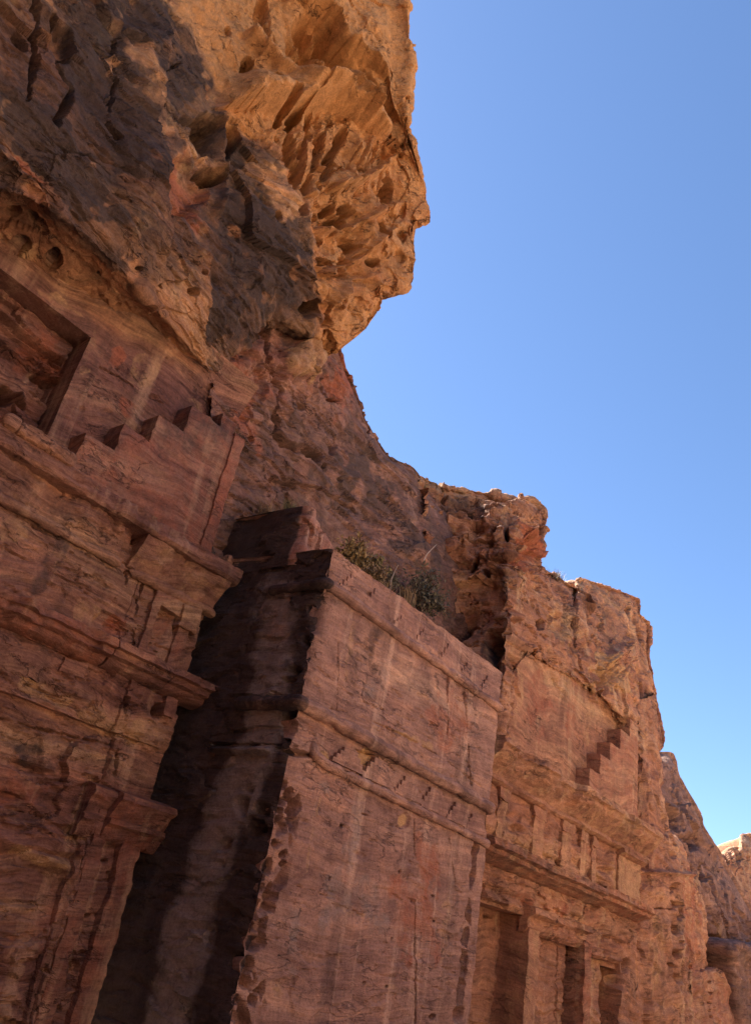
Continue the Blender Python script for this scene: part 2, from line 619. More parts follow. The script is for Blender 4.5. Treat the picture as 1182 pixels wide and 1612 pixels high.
def side_of(s, pts, w=15.0, jit=10.0):
    best = np.full(s.sx.shape, 1e9, np.float32)
    sg = np.zeros(s.sx.shape, np.float32)
    for (x0, y0), (x1, y1) in zip(pts[:-1], pts[1:]):
        ex, ey = x1 - x0, y1 - y0
        t = np.clip(((s.sx - x0) * ex + (s.sy - y0) * ey) / (ex * ex + ey * ey), 0, 1)
        qx, qy = s.sx - x0 - t * ex, s.sy - y0 - t * ey
        dd = np.sqrt(qx * qx + qy * qy)
        sg = np.where(dd < best, np.sign(ey * qx - ex * qy) * dd, sg)
        best = np.minimum(best, dd)
    return smooth(-w, w, sg + jit * (s.wob + s.wob2))


# ------------------------------------------------------------------ the high cliff over the left tomb, with the overhanging crag
def high_cliff():
    sky_edge = [(638, -170), (639, -60), (641, 20), (646, 95), (644, 128), (640, 178), (641, 200), (657, 258), (668, 300), (674, 342), (657, 350),
                (652, 395), (647, 436), (630, 454), (604, 452), (597, 478), (574, 513), (534, 546)]
    n = len(sky_edge)
    c = {0: [(-90, -170), (-85, 20), (-80, 130), (-70, 180), (-65, 200), (-60, 215)],
         1: [(20, -170), (15, 20), (0, 140), (0, 205), (0, 245), (0, 268)],
         2: [(90, -170), (85, 20), (80, 160), (80, 245), (80, 300), (80, 325)],
         3: [(160, -170), (160, 20), (170, 180), (165, 290), (165, 365), (165, 400)],
         4: [(230, -170), (270, 10), (260, 170), (250, 320), (250, 430), (250, 490)],
         5: [(330, -170), (345, 20), (350, 180), (348, 330), (340, 480), (335, 585)],
         6: [(430, -170), (440, 20), (450, 180), (450, 320), (430, 445), (388, 545)],
         7: [(530, -170), (550, 20), (552, 180), (550, 300), (515, 420), (440, 510)],
         8: [(600, -170), (612, 20), (608, 175), (622, 310), (590, 415), (503, 530)]}
    yv = {0: [10.6, 10.5, 10.5, 10.4, 10.4, 10.4], 1: [10.7, 10.6, 10.5, 10.5, 10.5, 10.5], 2: [10.8, 10.7, 10.5, 10.5, 10.5, 10.6],
          3: [10.9, 10.7, 10.6, 10.6, 10.7, 10.8], 4: [11.0, 10.9, 10.7, 10.7, 11.0, 11.2], 5: [11.2, 11.2, 11.1, 10.9, 11.2, 11.75],
          6: [11.2, 11.2, 11.2, 11.1, 11.2, 11.6], 7: [10.9, 10.8, 10.9, 10.8, 10.8, 11.4], 8: [10.8, 10.7, 10.8, 10.6, 10.6, 11.2]}
    rows = []
    for k in range(n):
        t = k / (n - 1) * 5
        i = min(int(t), 4)
        f = t - i
        row = []
        for col in range(9):
            (x0, y0), (x1, y1) = c[col][i], c[col][i + 1]
            v = yv[col][i] * (1 - f) + yv[col][i + 1] * f
            row.append((x0 + (x1 - x0) * f, y0 + (y1 - y0) * f, v))
        vs_ = np.interp(k, [0, 3, 6, 9, 12, 14, 15, 16, 17], [8.8, 9.0, 9.2, 9.5, 9.9, 10.2, 10.5, 10.9, 11.3])
        for col, sh in ((6, 0.22), (7, 0.55), (8, 0.82)):
            v = row[5][2] * (1 - sh) + vs_ * sh
            row[col] = (row[col][0], row[col][1], v)
        row.append((sky_edge[k][0], sky_edge[k][1], vs_))
        rows.append(row)
    net = np.array([[P(*q) for q in r] for r in rows])
    e1 = net[:, -1:] + np.array([0.10, 1.3, 0.1])
    e2 = net[:, -1:] + np.array([-0.8, 14.0, 0.8])
    net = np.concatenate([net, e1, e2], 1)
    # under side: the roof of the cut, back to the tomb wall
    lo = net[-1:].copy()
    so1, so2 = lo.copy(), lo.copy()
    for j in range(lo.shape[1]):
        u, v, z = lo[0, j]
        k = np.clip((11.7 - v) / 1.2, 0, 1) if j < 6 else 0.0
        so1[0, j] = (u, v + 0.25 + 0.45 * k, z + 0.05 + 0.30 * k)
        so2[0, j] = (u, v + 0.5 + 1.25 * k, z + 0.05 + 0.06 * k)
    net = np.concatenate([net, so1, so2], 0)
    nr, nc = 560, 470
    # finer columns where the camera looks
    a = catmull(net, nr)
    b = catmull(np.swapaxes(a, 0, 1), 600)
    keep = np.unique(np.concatenate([np.arange(0, 525), np.arange(525, 600, 4), [599]]))
    base = np.swapaxes(b[keep], 0, 1)
    s = Surf(base)
    p = s.b
    col = np.arange(base.shape[1])[None]
    rim = 1 - 0.85 * np.exp(-(np.maximum(0, 470 - col) / 45.0) ** 2)
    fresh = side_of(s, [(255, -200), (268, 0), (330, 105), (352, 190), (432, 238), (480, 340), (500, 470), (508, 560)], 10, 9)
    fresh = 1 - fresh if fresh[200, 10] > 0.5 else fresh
    s.d += (0.12 + 0.10 * fresh) * fbm(p * 0.5, 4) + (0.03 + 0.08 * fresh) * fbm(p * 1.6, 5, 0.55)
    s.d += (1 - fresh) * (0.04 * strata(p, 1.6, 0.8, (0.15, 0)) + 0.03 * ridged(sc(p, 0.5, 0.5, 3.6), 4) + 0.02 * fbm(p * 5, 3))
    # the crag: scoops, ribs and hollows
    low = smooth(150, 240, s.sy)
    tafoni(s, 2.1, 0.50, fresh * low, (1.0, 1.0, 0.7), 3.3, (0.0, 0.5))
    tafoni(s, 0.9, 0.42, fresh * smooth(280, 330, s.sy) * smooth(-0.2, 0.2, s.wob), (1, 1, 0.8), 7.7, (0.0, 0.5))
    wq = p * 0.9 + 0.5 * np.stack([fbm(p * 0.7, 3), fbm(p * 0.7 + 7, 3), fbm(p * 0.7 + 13, 3)], -1)
    s.d += fresh * ((0.03 + 0.07 * low) * ridged(wq + 5, 4) + 0.03 * fbm(p * 6, 4))
    # broken plates along the bedding, large to small
    s.d += (1 - fresh) * (fracture(p, 2.2, 0.26, 0.14, (0.55, 0.8, 1.1), 1.0) + fracture(p, 0.75, 0.08, 0.07, (0.5, 0.8, 1.5), 5.0) + fracture(p, 0.25, 0.02, 0.025, (0.45, 0.8, 1.6), 9.0))
    s.d += fresh * (fracture(p, 1.6, 0.10, 0.16, (0.9, 0.9, 1.0), 2.0) + (0.3 + 0.5 * low) * fracture(p, 0.50, 0.05, 0.06, (1, 1, 1), 6.0) + 0.5 * low * fracture(p, 0.17, 0.02, 0.03, (1, 1, 1), 8.0))
    for q in [(325, 210, 23, 33, 10, 1.3), (366, 217, 17, 26, -10, 0.8), (334, 275, 21, 15, 25, 1.3), (300, 190, 14, 10, 30, 0.4), (428, 343, 6, 9, 0, 0.5)]:
        s.hole(*q, sharp=0.55)
    s.hole(288, 300, 42, 52, 15, 0.30, 0.75)
    s.ridge([(345, 180), (352, 230), (350, 300), (345, 330)], 6, 0.25)
    s.crack([(184, 20), (179, 112), (184, 129), (176, 162), (171, 196), (184, 220)], 3.2, 0.35, 2)
    s.step([(257, 100), (254, 152), (244, 176), (242, 217), (264, 281), (257, 315), (255, 349)], 0.30, 1, 2.5, 90)
    s.step([(135, -20), (165, 40), (188, 52), (186, 15)], 0.2, -1, 2.5, 60)
    s.crack([(60, -20), (62, 80), (51, 130), (50, 150)], 7, 0.5, 3)
    s.crack([(88, 20), (96, 100), (118, 135), (93, 190)], 8, 0.4, 3)
    s.hole(40, 60, 12, 22, -15, 0.3)
    s.hole(100, 60, 18, 40, -20, 0.35)
    s.crack([(0, 165), (40, 190), (70, 215), (110, 235), (150, 240), (175, 253)], 2.5, 0.12)
    s.crack([(250, 120), (262, 112), (290, 95)], 3, 0.3)
    # the big scoop under the upper slab
    s.hole(490, 105, 30, 66, -38, 1.5, 0.2, 0.25)
    s.ridge([(392, 62), (427, 113), (470, 160), (515, 172)], 8, 0.45)
    s.hole(420, 70, 10, 34, -25, 0.3)
    s.hole(412, 20, 12, 30, 8, 0.45)
    for q in [(510, 55, 11, 24, -25), (538, 101, 13, 26, -35), (571, 130, 13, 24, -45), (598, 168, 14, 26, -40), (626, 222, 10, 30, -10)]:
        s.hole(*q, depth=1.0, sharp=0.35)
    band = 1 - smooth(12, 26, s.line([(486, 45), (514, 95), (556, 132), (592, 165), (622, 208)]) + 5 * s.wob)
    s.d -= band * (0.75 + 0.5 * fbm(p * 1.1 + 3, 4))
    s.step([(452, -5), (489, 27), (497, 58), (536, 84), (575, 105), (598, 121), (614, 144), (625, 175)], 0.55, -1, 3, 140, 4)
    s.ridge([(505, 40), (512, 117), (543, 172), (566, 205)], 5, 0.35)
    for k in range(7):
        s.crack([(560 + 9 * k, 225 + 4 * k), (548 + 10 * k, 262 + 6 * k), (552 + 11 * k, 300 + 7 * k)], 3.0, 0.14, 3)
    for g in [[(520, 300), (560, 290), (600, 262), (625, 240)], [(505, 360), (545, 362), (590, 335), (640, 318)], [(510, 430), (550, 420), (590, 380), (640, 350)], [(520, 470), (560, 440), (600, 432)]]:
        s.ridge(g, 5, 0.40, 6)
    for k in range(5):
        s.crack([(452 + 8 * k, 60 + 3 * k), (462 + 9 * k, 100 + 4 * k), (486 + 9 * k, 140 + 3 * k)], 2.6, 0.16, 2)
    s.step([(395, 178), (450, 184), (510, 176), (560, 205), (600, 225)], 0.8, -1, 5, 70)
    for g in [[(452, 195), (449, 240), (463, 285)], [(482, 192), (470, 240), (468, 285)], [(512, 196), (492, 245), (482, 296)],
              [(538, 206), (516, 255), (500, 300)]]:
        s.crack(g, 9, 0.6, 3)
    s.bump(578, 240, 26, 30, 10, 0.35)
    s.hole(580, 248, 11, 17, 15, 0.3, 0.6)
    for q in [(526, 327, 8, 11), (551, 330, 14, 13), (538, 348, 22, 9), (508, 376, 14, 10), (508, 412, 14, 9), (634, 372, 8, 18), (606, 366, 9, 15),
              (629, 402, 14, 8), (636, 330, 6, 13), (612, 300, 9, 16), (470, 330, 8, 12), (560, 385, 10, 8), (590, 410, 9, 7), (486, 486, 13, 18),
              (512, 503, 10, 12), (517, 533, 7, 16), (460, 190, 10, 14), (440, 180, 9, 14), (420, 150, 10, 10), (385, 110, 9, 14), (352, 60, 8, 16)]:
        s.hole(*q, ang=12 + 35 * math.sin(q[0] * 1.7), depth=0.7 + 0.5 * abs(math.sin(q[1])), sharp=0.3 + 0.4 * abs(math.sin(q[0])), wob=0.75)
    for q in [(160, 420, 5, 5), (212, 422, 5, 4), (248, 450, 4, 4), (83, 290, 3, 3), (45, 157, 3, 3), (320, 430, 8, 6), (300, 460, 9, 7), (60, 345, 16, 12),
              (20, 335, 14, 9), (35, 375, 20, 12), (85, 400, 14, 18)]:
        s.hole(*q, ang=20, depth=0.35, sharp=0.6)
    for q in [(338, 445, 16, 9, 40, -0.2), (410, 435, 14, 8, 45, 0.15), (360, 400, 12, 8, 40, 0.15), (300, 410, 20, 8, 45, -0.18)]:
        s.bump(q[0], q[1], q[2], q[3], q[4], q[5])
    s.d *= rim
    s.d += (1 - rim) * fresh * (fracture(p, 0.8, 0.10, 0.10, (1, 1, 1), 3.0) + 0.5 * fracture(p, 0.3, 0.05, 0.05, (1, 1, 1), 4.0))
    s.d += 0.035 * fbm(p * 3.0 + 4, 4)
    s.pits(2.2, 0.06, 0.3, (0.35, 0.35, 2.2), 1 - fresh)
    s.pits(1.3, 0.25, 0.38, (1, 1, 1.2), fresh * low * rim, 3.0, 0.15)
    # rock colour: fresh tan on the crag, desert-varnished dark on the old face
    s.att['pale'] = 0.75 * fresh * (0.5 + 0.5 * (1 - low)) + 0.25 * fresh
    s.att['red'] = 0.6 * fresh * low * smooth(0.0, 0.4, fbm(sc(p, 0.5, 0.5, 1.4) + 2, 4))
    s.att['varnish_shade'] = 0.64 * (1 - fresh) * smooth(-0.55, 0.1, s.wob2 + 0.35)
    for q in [(150, 120, 55, 100, -12), (215, 235, 50, 85, -20), (290, 125, 45, 42, 10), (140, 310, 80, 34, 45), (90, 240, 60, 40, 30), (410, 400, 55, 110, -28),
              (330, 490, 60, 45, 30), (215, 20, 60, 70, -15), (60, 180, 60, 40, 30)]:
        s.patch('varnish_shade', *q, val=0.55, soft=0.4)
    for q in [(288, 300, 45, 62, 10), (40, 255, 60, 16, 44), (440, 300, 30, 50, -30), (225, 105, 22, 45, -35)]:
        s.att['varnish_shade'] *= 1 - 0.85 * (1 - smooth(0.5, 1.0, s._ell(*q, 0.6)))
    s.patch('red', 288, 310, 48, 60, 10, 0.65, 0.4)
    s.patch('red', 40, 255, 60, 16, 44, 0.7)
    s.patch('red', 485, 235, 40, 55, 10, 0.6)
    for q in [(500, 60, 10, 40, -30, 0.6), (545, 120, 12, 40, -50, 0.7), (605, 185, 12, 40, -40, 0.7), (480, 95, 14, 50, -38, 0.5), (620, 300, 22, 30, 0, 0.5), (600, 390, 30, 24, 0, 0.5), (590, 345, 40, 20, 30, 0.4), (410, 30, 12, 40, 10, 0.5)]:  # red-brown beds along the hollows, with their shade worked into the colour
        s.patch('red', *q[:5], val=q[5], soft=0.7, wob=0.8)
    s.att['varnish_shade'] *= 1 - smooth(10.9, 11.3, p[..., 1]) * (s.sy > 300) * (s.sx < 330)
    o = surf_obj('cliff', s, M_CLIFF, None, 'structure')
    return o


high_cliff()


# ------------------------------------------------------------------ the dark slope between crag and tower
def mid_slope():
    rows = [[(300, 500, 12.0), (400, 450, 12.2), (450, 440, 12.3), (505, 470, 12.5), (528, 520, 12.9)],
            [(320, 560, 11.95), (395, 535, 12.0), (450, 540, 12.1), (505, 543, 12.4), (533, 548, 12.9)],
            [(330, 600, 11.95), (395, 575, 11.95), (455, 570, 11.9), (515, 576, 12.3), (541, 577, 12.9)],
            [(330, 640, 11.95), (400, 610, 11.95), (460, 605, 12.0), (525, 608, 12.3), (554, 607, 12.9)],
            [(330, 690, 11.95), (400, 650, 12.0), (465, 645, 12.1), (530, 640, 12.3), (566, 640, 12.9)],
            [(330, 740, 12.0), (400, 690, 12.0), (470, 680, 12.1), (540, 665, 12.4), (575, 664, 12.9)],
            [(330, 790, 12.0), (400, 730, 12.0), (475, 720, 12.1), (550, 695, 12.4), (588, 687, 12.9)],
            [(330, 850, 12.1), (405, 780, 12.0), (485, 760, 12.1), (570, 730, 12.4), (612, 722, 12.9)],
            [(330, 920, 12.2), (415, 830, 12.1), (500, 800, 12.1), (595, 765, 12.3), (650, 741, 12.9)],
            [(320, 1000, 12.9), (430, 890, 12.2), (520, 850, 12.1), (620, 810, 12.2), (672, 775, 12.9)],
            [(300, 1080, 13.6), (450, 960, 12.8), (550, 920, 12.1), (650, 880, 12.0), (720, 830, 12.5)],
            [(270, 1160, 14.0), (470, 1040, 13.4), (580, 1000, 12.2), (690, 960, 12.0), (760, 920, 12.2)],
            [(200, 1400, 14.0), (450, 1300, 13.6), (600, 1200, 12.6), (740, 1150, 12.4), (820, 1100, 12.4)],
            [(60, 1800, 14.0), (300, 1800, 13.6), (550, 1700, 12.6), (740, 1650, 12.4), (850, 1600, 12.4)]]
    base = loft(rows, 420, 330, wrap=[(-0.15, 1.0, 0.1), (-0.5, 12, 0.5)])
    s = Surf(base)
    p = s.b
    s.d += 0.12 * fbm(p * 0.6, 4) + 0.03 * strata(p, 1.5, 0.8, (0.2, 0)) + 0.02 * ridged(sc(p, 0.5, 0.5, 3.6), 4) + 0.015 * fbm(p * 4.5, 4)
    s.d += fracture(p, 1.6, 0.14, 0.12, (0.5, 0.8, 1.2), 3.0) + fracture(p, 0.6, 0.06, 0.06, (0.45, 0.8, 1.5), 7.0) + fracture(p, 0.22, 0.02, 0.022, (0.4, 0.8, 1.6), 4.0)
    upper = 1 - smooth(600, 690, s.sy + 25 * s.wob)
    tafoni(s, 1.0, 0.35, upper * smooth(-0.3, 0.2, s.wob), (1, 1, 0.6), 1.1, (0, 0.5))
    col = np.arange(base.shape[1])[None]
    s.d *= 1 - 0.85 * np.exp(-(np.maximum(0, 215 - col) / 30.0) ** 2)
    s.d += 0.02 * fbm(p * 3.0 + 4, 4)
    s.pits(2.2, 0.06, 0.25, (0.35, 0.35, 2.4))
    s.bump(470, 568, 27, 32, 10, 0.75)
    s.bump(462, 545, 30, 16, 10, 0.35)
    s.crack([(418, 520), (417, 552), (428, 585), (441, 615), (432, 632), (434, 660)], 5, 0.55, 2)
    s.crack([(518, 520), (514, 548), (508, 570), (507, 612)], 4.5, 0.6, 1.5)
    s.hole(514, 608, 8, 14, -10, 0.8, 0.5)
    s.hole(528, 629, 9, 4, 15, 0.4)
    s.hole(516, 533, 8, 16, 0, 0.8)
    s.crack([(434, 660), (438, 680), (451, 697), (465, 705), (497, 721)], 6, 0.45, 3)
    s.hole(485, 712, 22, 9, 35, 0.3)
    s.crack([(449, 724), (455, 756), (455, 797)], 2.4, 0.25, 1)
    for q in [(512, 734, 4, 5), (539, 753, 6, 4), (525, 705, 8, 16), (581, 680, 3, 5), (600, 740, 5, 3), (500, 770, 4, 3), (560, 800, 14, 4),
              (540, 790, 18, 4), (620, 790, 14, 4), (640, 770, 5, 3), (470, 640, 9, 5), (395, 690, 8, 4)]:
        s.hole(*q, ang=38, depth=0.28, sharp=0.4)
    s.crack([(540, 760), (575, 800), (610, 840)], 2.5, 0.15)
    s.crack([(560, 690), (600, 740), (650, 790)], 2.5, 0.1)
    s.att['varnish_shade'] = 0.5 * smooth(-0.2, 0.5, s.wob2 + 0.8 * smooth(600, 720, s.sy) - 0.25)
    s.patch('varnish_shade', 560, 760, 80, 50, 42, 0.3)
    s.patch('varnish_shade', 640, 860, 60, 30, 42, 0.3)
    s.patch('pale', 470, 568, 32, 36, 0, 0.6)
    s.att['red'] += 0.35 * upper
    s.patch('red', 380, 640, 40, 90, 0, 0.5)
    s.patch('red', 545, 600, 22, 60, 10, 0.45)
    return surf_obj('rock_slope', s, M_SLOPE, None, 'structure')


mid_slope()


# ------------------------------------------------------------------ the cliff over the right tomb
def right_cliff():
    r0 = [(650, 748), (690, 769), (740, 775), (790, 785), (836, 788), (854, 808), (848, 848), (846, 896), (868, 906), (903, 929), (909, 913), (953, 926),
          (998, 944), (1003, 968), (1018, 985), (1017, 1030), (1030, 1107), (1034, 1182)]
    r1 = [(655, 800), (690, 815), (735, 818), (780, 820), (815, 822), (832, 832), (828, 860), (828, 905), (850, 930), (893, 958), (912, 958), (950, 965),
          (982, 980), (992, 995), (1002, 1012), (1002, 1045), (1012, 1112), (1018, 1185)]
    r2 = [(660, 880), (700, 880), (740, 880), (775, 880), (797, 885), (808, 895), (810, 915), (822, 940), (850, 978), (890, 1008), (915, 1018), (945, 1026),
          (965, 1035), (972, 1048), (982, 1060), (988, 1085), (998, 1130), (1006, 1195)]
    r3 = [(700, 985), (730, 985), (760, 985), (785, 985), (800, 990), (808, 998), (815, 1005), (830, 1018), (855, 1036), (890, 1058), (915, 1072), (940, 1088),
          (955, 1100), (965, 1110), (973, 1120), (985, 1140), (993, 1170), (1000, 1225)]
    r4 = [(740, 1060), (755, 1060), (772, 1055), (788, 1050), (801, 1035), (810, 1035), (820, 1035), (836, 1042), (860, 1058), (895, 1080), (920, 1095),
          (942, 1108), (957, 1120), (967, 1132), (977, 1145), (988, 1165), (995, 1195), (1000, 1250)]
    r5 = [(740, 1300), (755, 1300), (772, 1300), (788, 1300), (801, 1300), (810, 1300), (820, 1300), (836, 1300), (860, 1300), (895, 1300), (920, 1300),
          (942, 1310), (957, 1320), (967, 1330), (977, 1340), (988, 1350), (995, 1360), (1000, 1370)]
    v = [[13.1, 13.0, 12.6, 11.9, 11.3, 11.1, 11.1, 11.1, 10.9, 10.8, 10.8, 10.8, 10.8, 10.7, 10.7, 10.7, 10.7, 10.7],
         [12.7, 12.6, 12.0, 11.2, 10.7, 10.6, 10.6, 10.6, 10.4, 10.3, 10.3, 10.3, 10.3, 10.3, 10.3, 10.3, 10.3, 10.3],
         [12.3, 12.2, 11.7, 11.1, 10.5, 10.4, 10.4, 10.3, 10.2, 10.1, 10.05, 10.05, 10.0, 10.0, 10.0, 10.0, 10.0, 10.05],
         [12.1, 12.0, 11.7, 11.4, 10.1, 10.1, 10.1, 10.12, 10.12, 10.12, 10.1, 10.05, 9.95, 9.9, 9.9, 9.95, 10.0, 10.0],
         [12.1, 12.0, 11.7, 11.5, 10.3, 10.3, 10.3, 10.3, 10.3, 10.3, 10.3, 10.3, 10.3, 10.3, 10.3, 10.3, 10.3, 10.3],
         [12.2, 12.2, 12.0, 11.8, 11.2, 11.2, 11.2, 11.2, 11.2, 11.2, 11.2, 11.2, 11.2, 11.2, 11.2, 11.2, 11.2, 11.2]]
    rows = [[(x, y, vv) for (x, y), vv in zip(r, w)] for r, w in zip((r0, r1, r2, r3, r4, r5), v)]
    for k, (zt, y0) in enumerate(((9.9, 10.1), (8.5, 10.12), (5.2, 10.15))):
        if k:
            rows[3 + k][2] = ('w', 17.3, 12.1, zt + 0.1)
            rows[3 + k][3] = ('w', 17.62, 11.2, zt)
        else:
            rows[3][2] = (758, 972, 11.3)
            rows[3][3] = (784, 972, 10.6)
        rows[3 + k][4] = ('w', 17.64, y0 - 0.08, zt)
        rows[3 + k][5] = ('w', 18.15, y0 - 0.08, zt - 0.02)
    net = np.array([[spot(q) for q in r] for r in rows])
    back1, back2 = net[:1] + np.array([0.0, 0.8, 0.0]), net[:1] + np.array([-0.2, 12.0, 0.3])
    # the right-hand end turns back into the rock too
    net = np.concatenate([back2, back1, net], 0)
    end = net[:, -1:] + np.array([0.3, 3.0, 0.0])
    net = np.concatenate([net, end], 1)
    a = catmull(net, 520)
    a = np.concatenate([a[:60:6], a[60:]], 0)
    base = np.swapaxes(catmull(np.swapaxes(a, 0, 1), 460), 0, 1)
    s = Surf(base)
    p = s.b
    s.d += 0.18 * fbm(p * 0.45, 3) + 0.03 * fbm(p * 1.8, 4) + 0.03 * strata(p, 1.5, 0.8) + 0.012 * fbm(p * 5, 4)
    left = 1 - smooth(840, 900, s.sx + 12 * s.wob)
    s.d += fracture(p, 1.8, 0.08, 0.10, (0.8, 0.8, 1.0), 3.5) + (0.25 + 0.75 * left) * fracture(p, 0.55, 0.05, 0.06, (0.6, 0.8, 1.3), 7.5) * smooth(10.4, 11.2, p[..., 2])
    high = 1 - smooth(880, 950, s.sy)
    s.d += left * high * (0.12 * strata(p, 2.2, 0.6) + 0.10 * ridged(sc(p, 0.8, 0.8, 1.6), 4))
    s.d += left * high * fracture(p, 0.7, 0.16, 0.2, (0.6, 0.8, 1.4), 2.5)
    tafoni(s, 1.1, 0.5, left * high, (0.8, 0.8, 1.1), 4.4, (0, 0.5))
    tafoni(s, 1.5, 0.3, (1 - left) * smooth(0.0, 0.4, s.wob2), (1, 1, 1), 2.4, (0, 0.5))
    s.crack([(697, 765), (697, 800), (702, 832)], 4, 0.6, 2)
    for q in [(709, 836, 10, 9, 0, 0.9), (725, 861, 5, 6, 0, 0.6), (798, 845, 4, 15, -8, 0.9), (777, 838, 6, 9, 0, 0.6), (748, 889, 5, 14, 20, 0.6), (768, 905, 12, 6, 40, 0.4),
              (800, 960, 5, 6, 0, 0.5), (849, 983, 6, 9, 0, 0.4), (979, 958, 5, 5, 0, 0.6), (991, 958, 4, 6, 0, 0.6), (993, 1002, 12, 9, 30, 0.7), (1013, 1004, 3, 8, 0, 0.5),
              (1010, 1088, 4, 17, -5, 0.9), (1005, 1065, 8, 14, 0, 0.4), (830, 822, 14, 9, 20, 0.5), (795, 1008, 4, 4, 0, 0.35), (905, 932, 4, 5, 0, 0.6)]:
        s.hole(*q[:5], depth=q[5], sharp=0.5)
    s.d -= 0.75 * (1 - smooth(0.8, 1.0, s._ell(779, 1024, 20, 36, 0, 0.12, 5)))
    s.bump(716, 862, 22, 20, 0, 0.3)
    row = np.arange(base.shape[0])[:, None]
    s.d *= 1 - 0.7 * np.exp(-(np.maximum(0, row - 100) / 16.0) ** 2)
    s.d += 0.05 * fbm(p * 1.6 + 4, 5, 0.6) + 0.03 * strata(p, 3.0, 0.4)
    s.pits(2.0, 0.12, 0.3, (1, 1, 1.5), 0.25 + 0.75 * left)
    s.crack([(904, 935), (906, 978), (911, 1015), (914, 1056)], 2.6, 0.5, 0.8)
    s.hole(950, 1068, 20, 40, 35, 0.55, 0.1)
    s.ridge([(930, 1100), (936, 1075), (950, 1045), (990, 1010)], 7, 0.3)
    s.hole(885, 985, 26, 30, 30, 0.3, 0.1)
    for k in range(6):
        s.crack([(925 + 9 * k, 1098 - 2 * k), (934 + 8 * k, 1066), (952 + 7 * k, 1040 + 2 * k), (985 + 4 * k, 1012 + 5 * k)], 3.0, 0.10, 1.5)
    s.hole(825, 868, 16, 34, 5, 0.4, 0.2)
    s.att['pale'] = 0.35 * (1 - left) * smooth(-0.1, 0.4, s.wob)
    s.patch('pale', 960, 1065, 40, 45, 30, 0.75)
    s.patch('pale', 890, 985, 40, 30, 30, 0.4)
    s.patch('varnish_shade', 776, 1026, 24, 44, 0, 0.6, 0.3, 0.2)  # darkens the notch: shade of the hollow put into the colour
    s.patch('varnish_shade', 730, 800, 70, 26, 8, 0.5)
    s.patch('varnish_shade', 770, 850, 60, 30, 8, 0.3)
    s.patch('varnish_shade', 950, 960, 60, 26, 25, 0.35)
    s.patch('varnish_shade', 960, 1010, 30, 16, 25, 0.4)
    s.patch('red', 825, 860, 24, 50, 0, 0.7)
    s.patch('red', 760, 950, 60, 60, 0, 0.35)
    return surf_obj('cliff', s, M_RIGHT, None, 'structure')


right_cliff()


